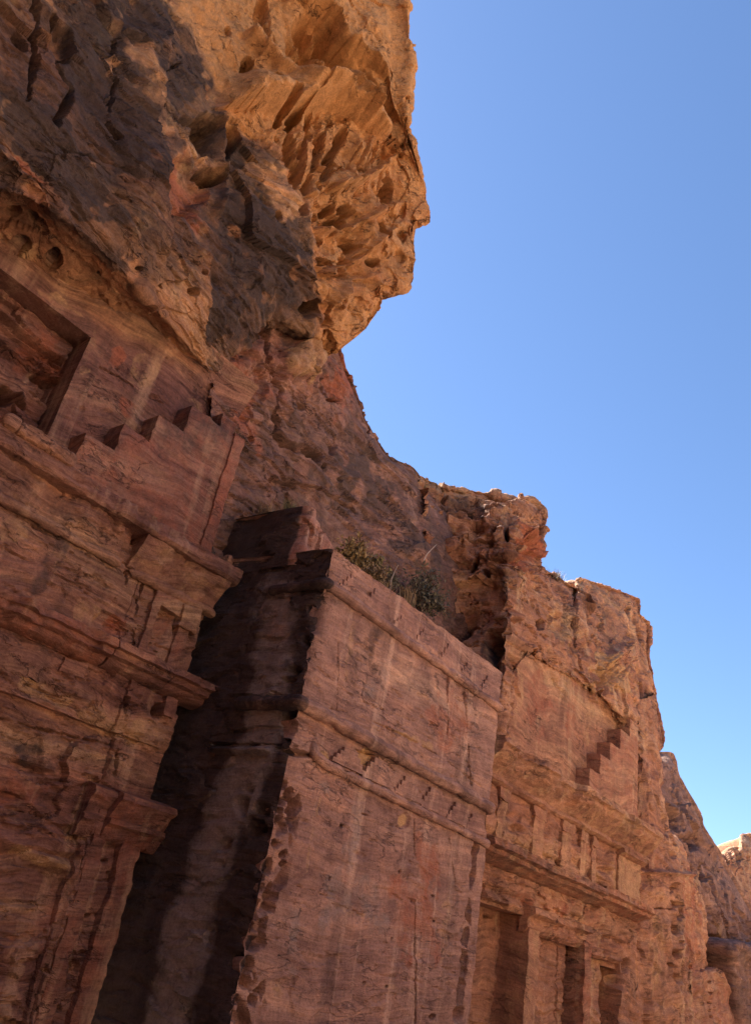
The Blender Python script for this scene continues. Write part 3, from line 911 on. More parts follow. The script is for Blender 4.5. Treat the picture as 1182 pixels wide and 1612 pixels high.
def buttress():
    rows = [[(998, 1100, 10.05), (1012, 1100, 10.05), (1024, 1095, 10.2), (1029, 1090, 10.5)],
            [(1003, 1140, 10.0), (1015, 1140, 9.95), (1027, 1132, 10.1), (1031, 1125, 10.5)],
            [(1003, 1185, 10.0), (1018, 1190, 9.9), (1032, 1186, 10.05), (1035, 1182, 10.5)],
            [(1003, 1280, 10.0), (1022, 1285, 9.85), (1040, 1281, 9.95), (1047, 1279, 10.5)],
            [(1004, 1330, 10.0), (1036, 1335, 9.75), (1064, 1340, 9.95), (1073, 1340, 10.5)],
            [(1004, 1395, 10.0), (1040, 1400, 9.75), (1080, 1396, 9.9), (1093, 1393, 10.5)],
            [(1004, 1450, 10.0), (1045, 1450, 9.75), (1094, 1440, 9.9), (1106, 1436, 10.5)],
            [(998, 1525, 10.0), (1050, 1525, 9.75), (1097, 1525, 9.9), (1109, 1525, 10.5)],
            [(985, 1620, 10.0), (1050, 1620, 9.75), (1110, 1620, 9.9), (1125, 1620, 10.5)],
            [(980, 1720, 10.0), (1050, 1720, 9.75), (1115, 1720, 9.9), (1130, 1720, 10.5)]]
    base = loft(rows, 420, 130, wrap=[(0.1, 0.6, 0), (0.3, 5, 0)])
    s = Surf(base)
    p = s.b
    s.d += 0.10 * fbm(p * 0.6, 4) + 0.05 * fbm(p * 2.0, 4) + 0.04 * strata(p, 2.0) + 0.06 * ridged(sc(p, 1.6, 1.6, 0.25), 3) * smooth(1330, 1400, s.sy)
    s.d += fracture(p, 0.9, 0.06, 0.07, (0.8, 0.8, 0.9), 2.2) + fracture(p, 0.35, 0.03, 0.03, (0.7, 0.7, 1.2), 4.2)
    for x, y, w, h in [(1058, 1398, 5, 16), (1061, 1425, 9, 8), (1066, 1444, 5, 5), (1060, 1462, 10, 9), (1068, 1483, 6, 4), (1062, 1499, 8, 8), (1058, 1519, 9, 3), (1064, 1541, 11, 8)]:
        s.hole(x, y, w, h, 20, 0.42, 0.3, 0.6)
    s.crack([(1070, 1430), (1078, 1460), (1085, 1520), (1095, 1612)], 2.2, 0.4, 0.6)
    s.crack([(1098, 1530), (1103, 1590)], 2, 0.3, 0.6)
    s.ridge([(1004, 1372), (1040, 1372), (1085, 1378)], 3, 0.18, 1)
    s.crack([(1008, 1430), (1040, 1430), (1056, 1431)], 1.8, 0.2, 0.6)
    s.crack([(1045, 1275), (1050, 1300), (1062, 1330)], 2, 0.25, 0.8)
    for q in [(1046, 1300, 6, 22), (1060, 1345, 7, 9)]:
        s.hole(*q, ang=-15, depth=0.25)
    s.patch('pale', 1030, 1470, 18, 110, 4, 0.4)
    s.patch('varnish_shade', 1075, 1480, 10, 90, -8, 0.35)
    s.patch('red', 1085, 1450, 16, 120, -6, 0.5)
    surf_obj('rock_buttress', s, M_RIGHT, None, 'structure')
    # low spur beside it
    rows = [[(1085, 1524, 10.6), (1110, 1522, 10.6), (1140, 1520, 10.8), (1149, 1522, 11.4)],
            [(1085, 1530, 9.8), (1110, 1530, 9.75), (1142, 1530, 9.9), (1152, 1530, 10.5)],
            [(1088, 1570, 9.75), (1118, 1570, 9.7), (1150, 1570, 9.8), (1160, 1570, 10.4)],
            [(1092, 1620, 9.7), (1128, 1620, 9.65), (1160, 1620, 9.8), (1170, 1620, 10.4)],
            [(1095, 1720, 9.7), (1140, 1720, 9.65), (1172, 1720, 9.8), (1182, 1720, 10.4)]]
    base = loft(rows, 130, 100, wrap=[(0.1, 0.8, 0), (0.3, 5, 0)], top=[(0, 1.5, 0.1)])
    s = Surf(base)
    p = s.b
    s.d += 0.06 * fbm(p * 0.7, 4) + 0.06 * strata(p, 2.2) + 0.02 * fbm(p * 3, 4) + fracture(p, 0.8, 0.06, 0.06, (0.7, 0.7, 1.3), 1.1)
    for q in [(1117, 1546), (1117, 1563), (1118, 1579), (1117, 1591), (1118, 1601), (1105, 1580)]:
        s.hole(q[0], q[1], 3, 2.2, 0, 0.25, 0.5, 0.1)
    s.att['red'] += 0.35
    surf_obj('rock_spur', s, M_RIGHT, None, 'structure')
    # darker block of rock in front of the valley, right edge
    rows = [[(1146, 1482, 11.4), (1170, 1484, 11.4), (1230, 1490, 11.4), (1330, 1500, 11.4)],
            [(1147, 1484, 9.6), (1172, 1487, 9.5), (1230, 1495, 9.4), (1330, 1508, 9.4)],
            [(1151, 1530, 9.6), (1180, 1532, 9.5), (1235, 1540, 9.4), (1335, 1550, 9.4)],
            [(1164, 1620, 9.6), (1190, 1620, 9.5), (1240, 1620, 9.4), (1340, 1620, 9.4)],
            [(1178, 1720, 9.6), (1200, 1720, 9.5), (1250, 1720, 9.4), (1350, 1720, 9.4)]]
    net = np.array([[P(*q) for q in r] for r in rows])
    net = np.concatenate([net[:, :1] + np.array([0.2, 3.0, 0]), net], 1)
    base = np.swapaxes(catmull(np.swapaxes(catmull(net, 130), 0, 1), 90), 0, 1)
    s = Surf(base)
    s.d += 0.05 * fbm(s.b * 0.8, 4) + 0.07 * strata(s.b, 2.0) + 0.02 * fbm(s.b * 4, 3) + fracture(s.b, 0.8, 0.06, 0.06, (0.6, 0.6, 1.4), 1.1)
    s.att['varnish_shade'] += 0.42
    surf_obj('rock_block', s, M_SLOPE, None, 'structure')


buttress()


def far_rocks():
    r0 = [(1015, 1175), (1036, 1183), (1057, 1187), (1066, 1217), (1084, 1251), (1103, 1285), (1106, 1300), (1122, 1328), (1138, 1355), (1160, 1392), (1200, 1460)]
    r1 = [(1020, 1225), (1042, 1232), (1060, 1252), (1074, 1278), (1090, 1305), (1104, 1330), (1114, 1346), (1130, 1376), (1146, 1408), (1166, 1438), (1200, 1500)]
    r2 = [(1030, 1300), (1048, 1306), (1064, 1328), (1080, 1350), (1094, 1380), (1105, 1402), (1118, 1422), (1132, 1448), (1150, 1474), (1170, 1496), (1200, 1530)]
    r3 = [(1030, 1480), (1055, 1490), (1078, 1500), (1093, 1510), (1108, 1520), (1120, 1530), (1130, 1540), (1150, 1556), (1165, 1566), (1180, 1576), (1200, 1590)]
    v = (15.5, 13.6, 12.0, 11.8)
    rows = [[(x, y, w) for x, y in r] for r, w in zip((r0, r1, r2, r3), v)]
    base = loft(rows, 260, 230, top=[(0.1, 1.2, -0.7), (0, 12, -6.0)])
    s = Surf(base)
    p = s.b
    s.d += 0.3 * fbm(p * 0.25, 4) + 0.10 * fbm(p * 0.8, 4) + 0.10 * strata(p, 0.9) + fracture(p, 3.0, 0.3, 0.3, (0.8, 0.8, 1.0), 1.5) + fracture(p, 1.2, 0.1, 0.12, (0.8, 0.8, 1.2), 3.5)
    tafoni(s, 2.4, 0.3, smooth(0, 0.5, s.wob) * smooth(1280, 1330, s.sy), (1, 1, 0.6), 5.5, (0, 0.5))
    for q in [(1062, 1285, 11, 26, -25, 1.2), (1086, 1325, 9, 16, -20, 0.9), (1104, 1375, 6, 16, -10, 1.5), (1101, 1420, 6, 8, 0, 1.6), (1125, 1490, 12, 24, -15, 1.2)]:
        s.hole(*q[:5], depth=q[5], sharp=0.4)
    row = np.arange(base.shape[0])[:, None]
    s.d *= 1 - 0.85 * np.exp(-(np.maximum(0, row - 106) / 25.0) ** 2)
    s.d -= 0.15
    s.patch('varnish_shade', 1080, 1270, 22, 60, -30, 0.35)
    s.patch('varnish_shade', 1140, 1390, 22, 60, -30, 0.35)
    s.patch('pale', 1098, 1400, 6, 34, 0, 0.6)
    s.patch('pale', 1135, 1470, 18, 34, -20, 0.4)
    surf_obj('rocky_hill', s, M_FAR, None, 'structure')
    r0 = [(1100, 1352), (1122, 1349), (1134, 1344), (1141, 1337), (1152, 1333), (1163, 1333), (1165, 1315), (1174, 1313), (1186, 1315), (1200, 1320), (1240, 1325)]
    r1 = [(1100, 1375), (1122, 1372), (1134, 1366), (1141, 1360), (1152, 1356), (1163, 1352), (1166, 1350), (1174, 1348), (1186, 1348), (1200, 1350), (1240, 1355)]
    r2 = [(x, y + 60) for x, y in r1]
    r3 = [(x, y + 150) for x, y in r1]
    rows = [[(x, y, w) for x, y in r] for r, w in zip((r0, r1, r2, r3), (25.0, 24.0, 23.5, 23.5))]
    base = loft(rows, 130, 140, top=[(0.1, 1.2, -0.8), (0, 20, -8)])
    s = Surf(base)
    p = s.b
    s.d += 0.4 * fbm(p * 0.3, 4) + fracture(p, 2.5, 0.6, 0.5, (1, 1, 0.8), 2.5) + fracture(p, 1.0, 0.25, 0.2, (1, 1, 1), 3.1)
    tafoni(s, 3.0, 1.0, smooth(1345, 1370, s.sy), (1, 1, 0.5), 8.5, (0, 0.5))
    row = np.arange(base.shape[0])[:, None]
    s.d *= 1 - 0.8 * np.exp(-(np.maximum(0, row - 54) / 12.0) ** 2)
    s.hole(1157, 1343, 5, 4, 0, 1.2)
    s.hole(1165, 1350, 9, 5, 0, 1.0)
    s.att['pale'] += 0.35
    s.att['red'] += 0.35
    surf_obj('far_crag', s, M_RIGHT, None, 'structure')


far_rocks()


# ------------------------------------------------------------------ unseen side cliff, added to keep light off the faces turned left
def added_shade_cliff():
    path = np.array([(5.0, 14.2), (2.0, 13.8), (-0.8, 12.2), (-2.6, 11.0), (-5, 9.8), (-8, 7), (-9.5, 2), (-10.5, -5), (-11, -11), (-11.5, -18)], float)
    c = catmull(path, 240)
    nz = 130
    zt = 25 + 2.5 * fbm(np.stack([c[:, 0] * 0.15, c[:, 1] * 0.15, 0 * c[:, 0]], -1), 3)
    zt = zt * (1 - 0.35 * smooth(0, -17, c[:, 1]))
    t = np.linspace(0, 1, nz)[:, None]
    base = np.stack([np.broadcast_to(c[:, 0], (nz, 240)), np.broadcast_to(c[:, 1], (nz, 240)), -1 + t * (zt[None] + 1)], -1)
    s = Surf(base)
    if np.mean(s.n[:, 200, 0]) < 0:
        s.n = -s.n
    s.d += 0.8 * fbm(s.b * 0.3, 5) + 0.3 * strata(s.b, 0.9)
    s.att['varnish_shade'] += 0.3
    q = s.points()
    back = q[-1:] + np.array([-14.0, 14.0, 0.5])
    q = np.concatenate([q, back], 0)
    o = grid_obj('added_shade_cliff', q, M_CLIFF, None, {k: np.pad(v, ((0, 1), (0, 0)), mode='edge') for k, v in s.att.items()}, facing=(0.3, -1, 0))
    o['kind'] = 'structure'


added_shade_cliff()

# ------------------------------------------------------------------ carved pieces
OUT = np.array([0, -1, 0], np.float32)


def axis_lines(a, b, res, snaps=()):
    g = np.linspace(a, b, max(2, int(round((b - a) / res)) + 1))
    e = 0.004
    for s in snaps:
        if a < s < b:
            g = g[np.abs(g - s) > 0.3 * res]
            g = np.concatenate([g, [s - e, s + e]])
    return np.unique(g)


def wall_surf(u0, u1, z0, z1, res, depth, us=(), zs=()):
    """an upright rock face seen from -Y, cut back to depth(u, z)"""
    u = axis_lines(u0, u1, res, us)
    z = axis_lines(z0, z1, res, zs)
    U, Z = np.meshgrid(u, z)
    base = np.stack([U, depth(U, Z), Z], -1)
    return Surf(base, np.broadcast_to(OUT, base.shape))


def close_sides(q, left=0.0, right=0.0, top=0.0):
    """turn the borders of a wall back into the rock"""
    if right:
        e = q[:, -1:].copy()
        e[..., 1] += right
        q = np.concatenate([q, e], 1)
    if left:
        e = q[:, :1].copy()
        e[..., 1] += left
        q = np.concatenate([e, q], 1)
    if top:
        e = q[-1:].copy()
        e[..., 1] += top
        q = np.concatenate([q, e], 0)
    return q


def pad(att, shape, left=0, right=0, top=0):
    return {k: np.pad(v, ((0, 1 if top else 0), (1 if left else 0, 1 if right else 0)), mode='edge') for k, v in att.items()}


def wall_obj(name, s, mat, parent, left=0.0, right=0.0, top=0.0):
    q = close_sides(s.points(), left, right, top)
    return grid_obj(name, q, mat, parent, pad(s.att, q.shape, left, right, top), facing=(0, -1, 0))


def chip_noise(p, seed=0.0):
    return np.clip(fbm(p * 2.3 + seed, 4) - 0.15, 0, 1)


def moulding(name, prof, u0, u1, yw, mat, parent, amp=0.02, broken=(), res=0.035, rise=0.0, chips=0.06, face=None, red=0.0, varn=0.0, pale=0.0, seed=0.0, ends=(0.0, 0.0)):
    """a carved course: profile (out, z) from top to bottom, run along X, worn and broken.
    broken: (ua, ub, share) stretches where the course has partly fallen off"""
    pr = []
    for (a, b) in zip(prof[:-1], prof[1:]):
        k = max(1, int(math.hypot(b[0] - a[0], b[1] - a[1]) / 0.03))
        for i in range(k):
            t = i / k
            pr.append((a[0] + (b[0] - a[0]) * t, a[1] + (b[1] - a[1]) * t))
    pr.append(prof[-1])
    pr = np.array(pr)
    u = np.linspace(u0, u1, max(3, int((u1 - u0) / res)))
    Uu, O = np.meshgrid(u, pr[:, 0])
    Zz = np.repeat(pr[:, 1:2], len(u), 1) + rise * (Uu - u0)
    raw = np.stack([Uu, yw - O, Zz], -1)
    k = np.ones_like(O)
    wob = fbm(raw * 1.3 + seed, 4)
    for (a, b, f) in broken:
        k -= f * smooth(a - 0.12, a + 0.06, Uu + 0.25 * wob) * (1 - smooth(b - 0.06, b + 0.12, Uu + 0.25 * wob)) * (0.75 + 0.5 * np.clip(wob, -0.5, 0.5))
    O2 = O * np.clip(k, 0.02, 1)
    O2 -= np.minimum(O2, chips * 3.0 * chip_noise(raw, seed) * smooth(0.5, 1.0, O / max(1e-3, pr[:, 0].max())))
    O2 += amp * (fbm(raw * 3.1 + seed, 4) + 0.5 * strata(raw, 5.0, 0.3)) * smooth(0.0, 0.04, O)
    O2 += fracture(raw, 0.35, 0.9 * amp, 0.9 * amp, (0.8, 0.8, 1.0), seed + 0.5) * smooth(0.0, 0.04, O)
    raw[..., 1] = yw - O2
    raw[..., 2] += 0.6 * amp * fbm(raw * 2.2 + 5 + seed, 4) * smooth(0.0, 0.04, O)
    # ends: rough faces turned back to the wall
    def end(c):
        e = c.copy()
        e[..., 1] = yw + 0.08
        e[..., 0] += 0.01 * fbm(e * 6, 2)
        m = c.copy()
        m[..., 1] = 0.5 * (c[..., 1] + yw + 0.08)
        m[..., 0] += 0.015 * fbm(m * 5, 3)
        return m, e
    m0, e0 = end(raw[:, :1])
    m1, e1 = end(raw[:, -1:])
    raw = np.concatenate([e0, m0, raw, m1, e1], 1)
    top, bot = raw[:1].copy(), raw[-1:].copy()
    top[..., 1] = np.maximum(top[..., 1], yw + 0.1)
    bot[..., 1] = np.maximum(bot[..., 1], yw + 0.1)
    raw = np.concatenate([top, raw, bot], 0)
    att = {'red': np.full(raw.shape[:2], red), 'varnish_shade': np.full(raw.shape[:2], varn), 'pale': np.full(raw.shape[:2], pale)}
    return grid_obj(name, raw, mat, parent, att, 42, facing=(0, -1, -0.4))


def tube(name, path, r, mat, parent, nseg=14, res=0.05, amp=0.012, chips=0.03, varn=0.0, taper=True, seed=0.0, start_varn=None):
    """a roll moulding (torus) along a path of points"""
    path = np.array(path, float)
    seg = np.linalg.norm(np.diff(path, axis=0), axis=1)
    n = max(4, int(seg.sum() / res))
    cum = np.concatenate([[0], np.cumsum(seg)])
    t = np.linspace(0, cum[-1], n)
    c = np.stack([np.interp(t, cum, path[:, k]) for k in range(3)], -1)
    # round the corners
    c[1:-1] = (c[:-2] + 2 * c[1:-1] + c[2:]) / 4
    tan = np.gradient(c, axis=0)
    tan /= np.linalg.norm(tan, axis=1)[:, None]
    upv = np.array([0, 0, 1.0])
    sidev = np.cross(tan, upv)
    sidev /= np.linalg.norm(sidev, axis=1)[:, None]
    upn = np.cross(sidev, tan)
    a = np.linspace(0, 2 * math.pi, nseg + 1)
    rr = np.full(n, r)
    rr = rr * (1 + 0.04 * fbm(c * 0.9 + seed, 3))
    if taper:
        e = np.minimum(np.arange(n), np.arange(n)[::-1]) / 2.0
        rr = rr * np.clip(0.35 + 0.65 * np.sqrt(np.clip(e, 0, 1)), 0, 1)
    p = c[None] + rr[None, :, None] * (np.cos(a)[:, None, None] * sidev[None] + np.sin(a)[:, None, None] * upn[None])
    nv = p - c[None]
    nv /= np.linalg.norm(nv, axis=2)[..., None] + 1e-9
    d = 0.7 * amp * fbm(p * 3.2 + seed, 4) - chips * 1.6 * chip_noise(p, seed + 4) + fracture(p, 0.3, 1.2 * amp, 1.2 * amp, (0.8, 0.8, 1), seed + 0.3)
    p = p + nv * d[..., None]
    p[-1] = p[0]
    e0 = np.repeat(c[:1][None], nseg + 1, 0)
    e1 = np.repeat(c[-1:][None], nseg + 1, 0)
    p = np.concatenate([e0, p, e1], 1)
    v = np.full(p.shape[:2], varn, float)
    if start_varn is not None:
        v = np.where((p[..., 0] < start_varn[0]), start_varn[1], v)
    q = grid_quads(*p.shape[:2])
    m = raw_mesh(name, p, q, {'varnish_shade': v, 'pale': v * 0, 'red': v * 0}, 60)
    o = link(name, m, mat, parent)
    # outward facing
    f = m.polygons[len(m.polygons) // 2]
    if f.normal.dot(f.center - Vector(c[n // 2].tolist())) < 0:
        m.flip_normals()
    return o


def slab(name, us, zs, mask, yf, yb, mat, parent, amp=0.015, att=None, bed=0.01, edge=0.0, seed=0.0):
    """a raised slab with a stepped outline; mask(u, z) says where it stands"""
    U, Z = np.meshgrid(us, zs)
    front = np.stack([U, np.full_like(U, yf), Z], -1)
    front[..., 1] -= amp * fbm(front * 1.5 + seed, 4) + bed * strata(front, 4.0, 0.4)
    uc, zc = 0.5 * (us[:-1] + us[1:]), 0.5 * (zs[:-1] + zs[1:])
    m = mask(*np.meshgrid(uc, zc))
    idx = np.arange(U.size).reshape(U.shape)
    q = np.stack([idx[:-1, :-1], idx[:-1, 1:], idx[1:, 1:], idx[1:, :-1]], -1)[m]
    ed = np.concatenate([q[:, [k, (k + 1) % 4]] for k in range(4)])
    key = np.sort(ed, 1)
    kk = key[:, 0].astype(np.int64) * U.size + key[:, 1]
    un, inv, cnt = np.unique(kk, return_inverse=True, return_counts=True)
    b = ed[cnt[inv] == 1]
    verts = front.reshape(-1, 3)
    if edge:
        bi = np.unique(b)
        w = verts[bi]
        verts[bi] += edge * np.stack([fbm(w * 3 + 5, 3), np.abs(fbm(w * 4 + 9, 3)), fbm(w * 3 + 15, 3)], -1)
    back = verts.copy()
    back[:, 1] = yb
    sides = np.stack([b[:, 1], b[:, 0], b[:, 0] + U.size, b[:, 1] + U.size], -1)
    allq = np.concatenate([q, sides])
    used, remap = np.unique(allq, return_inverse=True)
    vv = np.concatenate([verts, back])[used]
    at = {}
    for k in MASKS:
        val = att[k] if att and k in att else 0.0
        at[k] = np.full(len(vv), val) if not callable(val) else val(vv)
    return link(name, raw_mesh(name, vv, remap.reshape(-1, 4), at, 35), mat, parent)


# ------------------------------------------------------------------ the near tomb on the left
def left_tomb():
    t = thing('rock_cut_tomb', 'dark weathered tomb facade with big square recess high up, under the overhanging cliff', 'tomb', (6.0, 11.6, 0.0), 'tomb facades carved in the cliff')
    YW = 11.6
    SU = [5.50, 6.10, 6.69, 7.29]
    SZ = [7.45, 8.50, 9.09, 9.71, 10.36]

    # upper zone behind the half crowstep, with the deep recess
    def up(U, Z):
        y = np.full_like(U, 12.07)
        y = np.where((U < 5.09) & (Z > 8.02) & (Z < 10.45), 12.62, y)
        y = np.where((U < 5.45) & (Z > 7.9) & (Z < 10.85) & ~((U < 5.09) & (Z > 8.02) & (Z < 10.45)), 12.02, y)
        y = np.where((Z > 11.0), 12.07 - 0.5 * np.clip(Z - 11.0, 0, 1) ** 1.5, y)
        return y
    s = wall_surf(0.0, 8.75, 7.2, 11.9, 0.026, up, (5.09, 5.45), (8.02, 10.45, 10.85, 7.9))
    p = s.b
    inn = ((p[..., 0] < 5.05) & (p[..., 2] > 8.05) & (p[..., 2] < 10.42)).astype(np.float32)
    s.d += 0.02 * fbm(p * 1.2, 4) + 0.008 * strata(p, 4) + 0.01 * fbm(p * 6, 3)
    s.d += inn * (0.16 * strata(p, 3.2, 0.5, (0.12, 0)) + 0.03 * fbm(p * 4, 3) + fracture(p, 0.9, 0.16, 0.14, (0.5, 0.5, 1.6), 1.2) + fracture(p, 0.35, 0.05, 0.05, (0.5, 0.5, 1.6), 4.2))
    for q in [(58, 490, 12, 14, 0, 0.35), (0, 625, 14, 18, 0, 0.7), (20, 640, 16, 6, 30, 0.4), (70, 600, 20, 5, 35, 0.3)]:
        s.hole(*q[:5], depth=q[5])
    s.bump(82, 600, 14, 8, 30, 0.25)
    s.bump(10, 630, 16, 12, 20, 0.3)
    s.crack([(66, 560), (64, 640), (60, 690)], 2.5, 0.2)
    s.crack([(146, 572), (185, 592), (240, 626), (262, 637)], 2.0, 0.10, 1)
    s.crack([(195, 530), (203, 555), (200, 590)], 1.5, 0.03, 1)
    s.hole(242, 625, 9, 5, 25, 0.08)
    for q in [(130, 645, 5, 6), (165, 650, 12, 8), (262, 563, 3, 3), (185, 580, 4, 3), (250, 540, 3, 2)]:
        s.hole(*q, depth=0.05)
    s.patch('pale', 226, 583, 25, 29, 18, 0.38, 0.2, 0.3, 5)
    s.patch('pale', 100, 475, 60, 12, 32, 0.5)
    s.patch('pale', 140, 560, 12, 50, 20, 0.35)
    s.patch('red', 200, 640, 30, 20, 10, 0.5)
    s.patch('red', 182, 560, 16, 22, 10, 0.6, 0.3)
    s.patch('red', 60, 560, 60, 50, 20, 0.5)
    s.patch('varnish_shade', 180, 505, 80, 26, 38, 0.25)
    s.patch('pale', 300, 640, 30, 20, 30, 0.3)
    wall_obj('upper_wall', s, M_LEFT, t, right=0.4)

    # the half crowstep
    us = axis_lines(5.42, 8.72, 0.04, SU + [8.42])
    zs = axis_lines(7.42, 10.75, 0.04, SZ[1:])

    def mk(U, Z):
        top = np.full_like(U, 7.95)
        for u0, z1 in zip(SU, SZ[1:]):
            top = np.where(U > u0, z1, top)
        top = np.where(U > 8.05, 10.66, top)
        top = np.where(U > 8.42, 10.40, top)
        return (Z < top) & (U > 5.5) & (U < 8.68)

    slab('half_crowstep', us, zs, mk, 11.60, 12.25, M_LEFT, t, 0.02, {'red': 0.35, 'varnish_shade': lambda v: 0.40 * smooth(8.3, 9.6, v[:, 2]) * smooth(5.6, 6.4, v[:, 0])}, 0.012, 0.03)
    us2 = axis_lines(8.44, 8.70, 0.05)
    slab('raised_border', us2, axis_lines(7.6, 10.42, 0.05), lambda U, Z: U > 0, 11.54, 11.72, M_LEFT, t, 0.015, {'red': 0.5}, 0.01, 0.03)

    # ledge and cavetto (hollow) cornice below it
    ledge = [(0.0, 7.66), (0.42, 7.60), (0.44, 7.36), (0.38, 7.30), (0.0, 7.28)]
    moulding('cornice_ledge', ledge, 0.0, 9.30, YW, M_LEFT, t, 0.02, [(0.0, 6.3, 0.25)], chips=0.05, rise=0.0, seed=2)
    cav = [(0.36, 7.29), (0.32, 7.18), (0.22, 7.02), (0.12, 6.88), (0.07, 6.78), (0.05, 6.72), (0.0, 6.70)]
    moulding('cavetto_cornice', cav, 7.10, 9.12, YW, M_LEFT, t, 0.035, [(7.9, 8.6, 0.3)], pale=0.25, seed=3)
    moulding('cavetto_cornice', cav, 0.0, 6.85, YW, M_LEFT, t, 0.05, [(0.0, 4.0, 0.55), (4.0, 7.0, 0.75)], seed=4, varn=0.25)
    tube('roll_moulding', [(0.0, YW - 0.05, 6.66), (6.95, YW - 0.05, 6.66)], 0.085, M_LEFT, t, amp=0.02, chips=0.05)
    tube('roll_moulding', [(7.15, YW - 0.04, 6.66), (9.2, YW - 0.06, 6.68)], 0.10, M_LEFT, t, amp=0.02, chips=0.05, seed=3)

    # wall from the cornice to the ground
    def low(U, Z):
        y = np.full_like(U, YW)
        y = np.where((U > 7.42) & (U < 8.80) & (Z > 5.3) & (Z < 6.62), YW - 0.02, y)
        y = np.where((U > 7.85) & (U < 8.86) & (Z > 4.05) & (Z < 5.1), YW - 0.06, y)
        y = np.where((U > 8.05) & (Z < 3.0), YW - 0.07, y)
        y = np.where((U > 8.24) & (U < 8.75) & (Z < 2.5), YW - 0.01, y)
        y = np.where((U < 7.95) & (Z < 4.05), YW + 0.10, y)
        return y
    s = wall_surf(0.5, 9.02, -0.6, 7.35, 0.024, low, (7.42, 7.85, 8.05, 8.24, 8.75, 8.80, 8.86, 7.95), (5.3, 4.05, 5.1, 3.0, 2.5, 6.62))
    p = s.b
    body = smooth(4.2, 3.9, p[..., 2])
    body = (1 - smooth(3.8, 4.3, p[..., 2])) * (1 - smooth(7.9, 8.1, p[..., 0]))
    s.d += 0.02 * fbm(p * 1.1, 4) + 0.014 * strata(p, 4.5, 0.5, (0.05, 0)) + 0.012 * fbm(p * 5, 4)
    s.d += body * (0.06 * strata(p, 2.6, 1.3, (0.18, 0)) + fracture(p, 0.8, 0.08, 0.08, (0.5, 0.5, 1.5), 2.2) + fracture(p, 0.3, 0.03, 0.035, (0.5, 0.5, 1.6), 6.2))
    s.d += (1 - body) * (fracture(p, 0.5, 0.035, 0.03, (0.7, 0.7, 1.3), 3.2) + fracture(p, 0.2, 0.014, 0.014, (0.6, 0.6, 1.4), 8.2))
    s.pits(3.0, 0.05, 0.35, (0.5, 0.5, 1.6))
    mid = smooth(3.9, 4.2, p[..., 2]) * (1 - smooth(5.0, 5.3, p[..., 2]))
    s.d += mid * (0.06 * strata(p, 3.5, 0.7, (0.04, 0)) + 0.04 * fbm(p * 2.5, 3))
    # attic blocks and courses: joints and spalled areas
    s.crack([(0, 858), (60, 890), (130, 925), (180, 948)], 2.0, 0.06, 1.2)
    s.crack([(125, 890), (122, 915)], 1.6, 0.05)
    s.crack([(225, 920), (216, 960), (208, 1030), (206, 1045)], 2.6, 0.35, 0.8)
    s.crack([(200, 900), (197, 930)], 2.4, 0.25, 0.8)
    s.hole(170, 985, 24, 22, 10, 0.06, 0.8)
    s.hole(255, 975, 22, 60, 12, 0.10, 0.6)
    s.hole(282, 985, 10, 30, 8, 0.12, 0.5)
    s.hole(215, 845, 11, 17, 10, 0.6, 0.6)
    s.hole(238, 870, 8, 12, 20, 0.3)
    s.crack([(198, 1100), (196, 1150), (184, 1180), (181, 1220)], 3.0, 0.30, 1.2)
    s.crack([(0, 1060), (60, 1085), (110, 1105)], 2.0, 0.10, 1)
    s.crack([(0, 1130), (50, 1145), (180, 1175)], 2.6, 0.12, 2)
    s.hole(245, 1120, 10, 16, 20, 0.35, 0.5)
    s.hole(150, 1250, 9, 14, 10, 0.3, 0.5)
    s.hole(133, 1290, 8, 18, 10, 0.3, 0.5)
    s.hole(60, 1210, 46, 10, 18, 0.12, 0.2)
    for q in [(110, 1535, 12, 8), (75, 1530, 9, 5), (95, 1590, 6, 5), (60, 1590, 5, 5), (118, 1525, 8, 14), (165, 1355, 5, 3), (172, 1375, 4, 4), (130, 1500, 9, 5), (140, 1440, 8, 4)]:
        s.hole(*q, depth=0.12)
    s.ridge([(0, 1318), (60, 1345), (110, 1372)], 9, 0.10)
    s.ridge([(130, 1330), (110, 1400), (75, 1515)], 3, 0.08, 1)
    s.patch('pale', 55, 1350, 62, 13, 23, 0.55, 0.4, 0.4)
    s.patch('pale', 60, 1080, 70, 24, 25, 0.5, 0.4)
    s.patch('pale', 165, 1130, 45, 20, 25, 0.45, 0.5)
    s.patch('pale', 215, 1155, 20, 26, 10, 0.6, 0.5)
    s.patch('pale', 137, 962, 27, 21, 14, 0.42, 0.3, 0.4, 4)
    s.patch('pale', 20, 830, 30, 24, 20, 0.5)
    s.patch('pale', 125, 860, 26, 26, 20, 0.35)
    s.patch('red', 185, 980, 26, 28, 10, 0.6)
    s.patch('red', 30, 1240, 70, 40, 20, 0.4)
    s.patch('red', 260, 970, 24, 40, 10, 0.5)
    s.patch('red', 60, 1460, 80, 60, 10, 0.3)
    s.patch('varnish_shade', 65, 900, 16, 60, 14, 0.65, 0.5)
    s.patch('varnish_shade', 95, 860, 14, 40, 14, 0.5, 0.5)
    s.patch('varnish_shade', 60, 1190, 80, 16, 18, 0.45)
    s.patch('varnish_shade', 40, 1000, 60, 14, 25, 0.35)
    s.att['varnish_shade'] += 0.22 * body * smooth(0.0, 0.5, s.wob2)
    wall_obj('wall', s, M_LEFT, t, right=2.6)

    # dwarf pilaster of the attic
    slab('dwarf_pilaster', axis_lines(7.80, 8.72, 0.04, (8.46,)), axis_lines(5.28, 6.62, 0.04), lambda U, Z: (U > 8.46) | (U < 7.98) | (Z > 6.32), 11.50, 11.75, M_LEFT, t, 0.02, {'red': 0.2}, 0.012, 0.04)
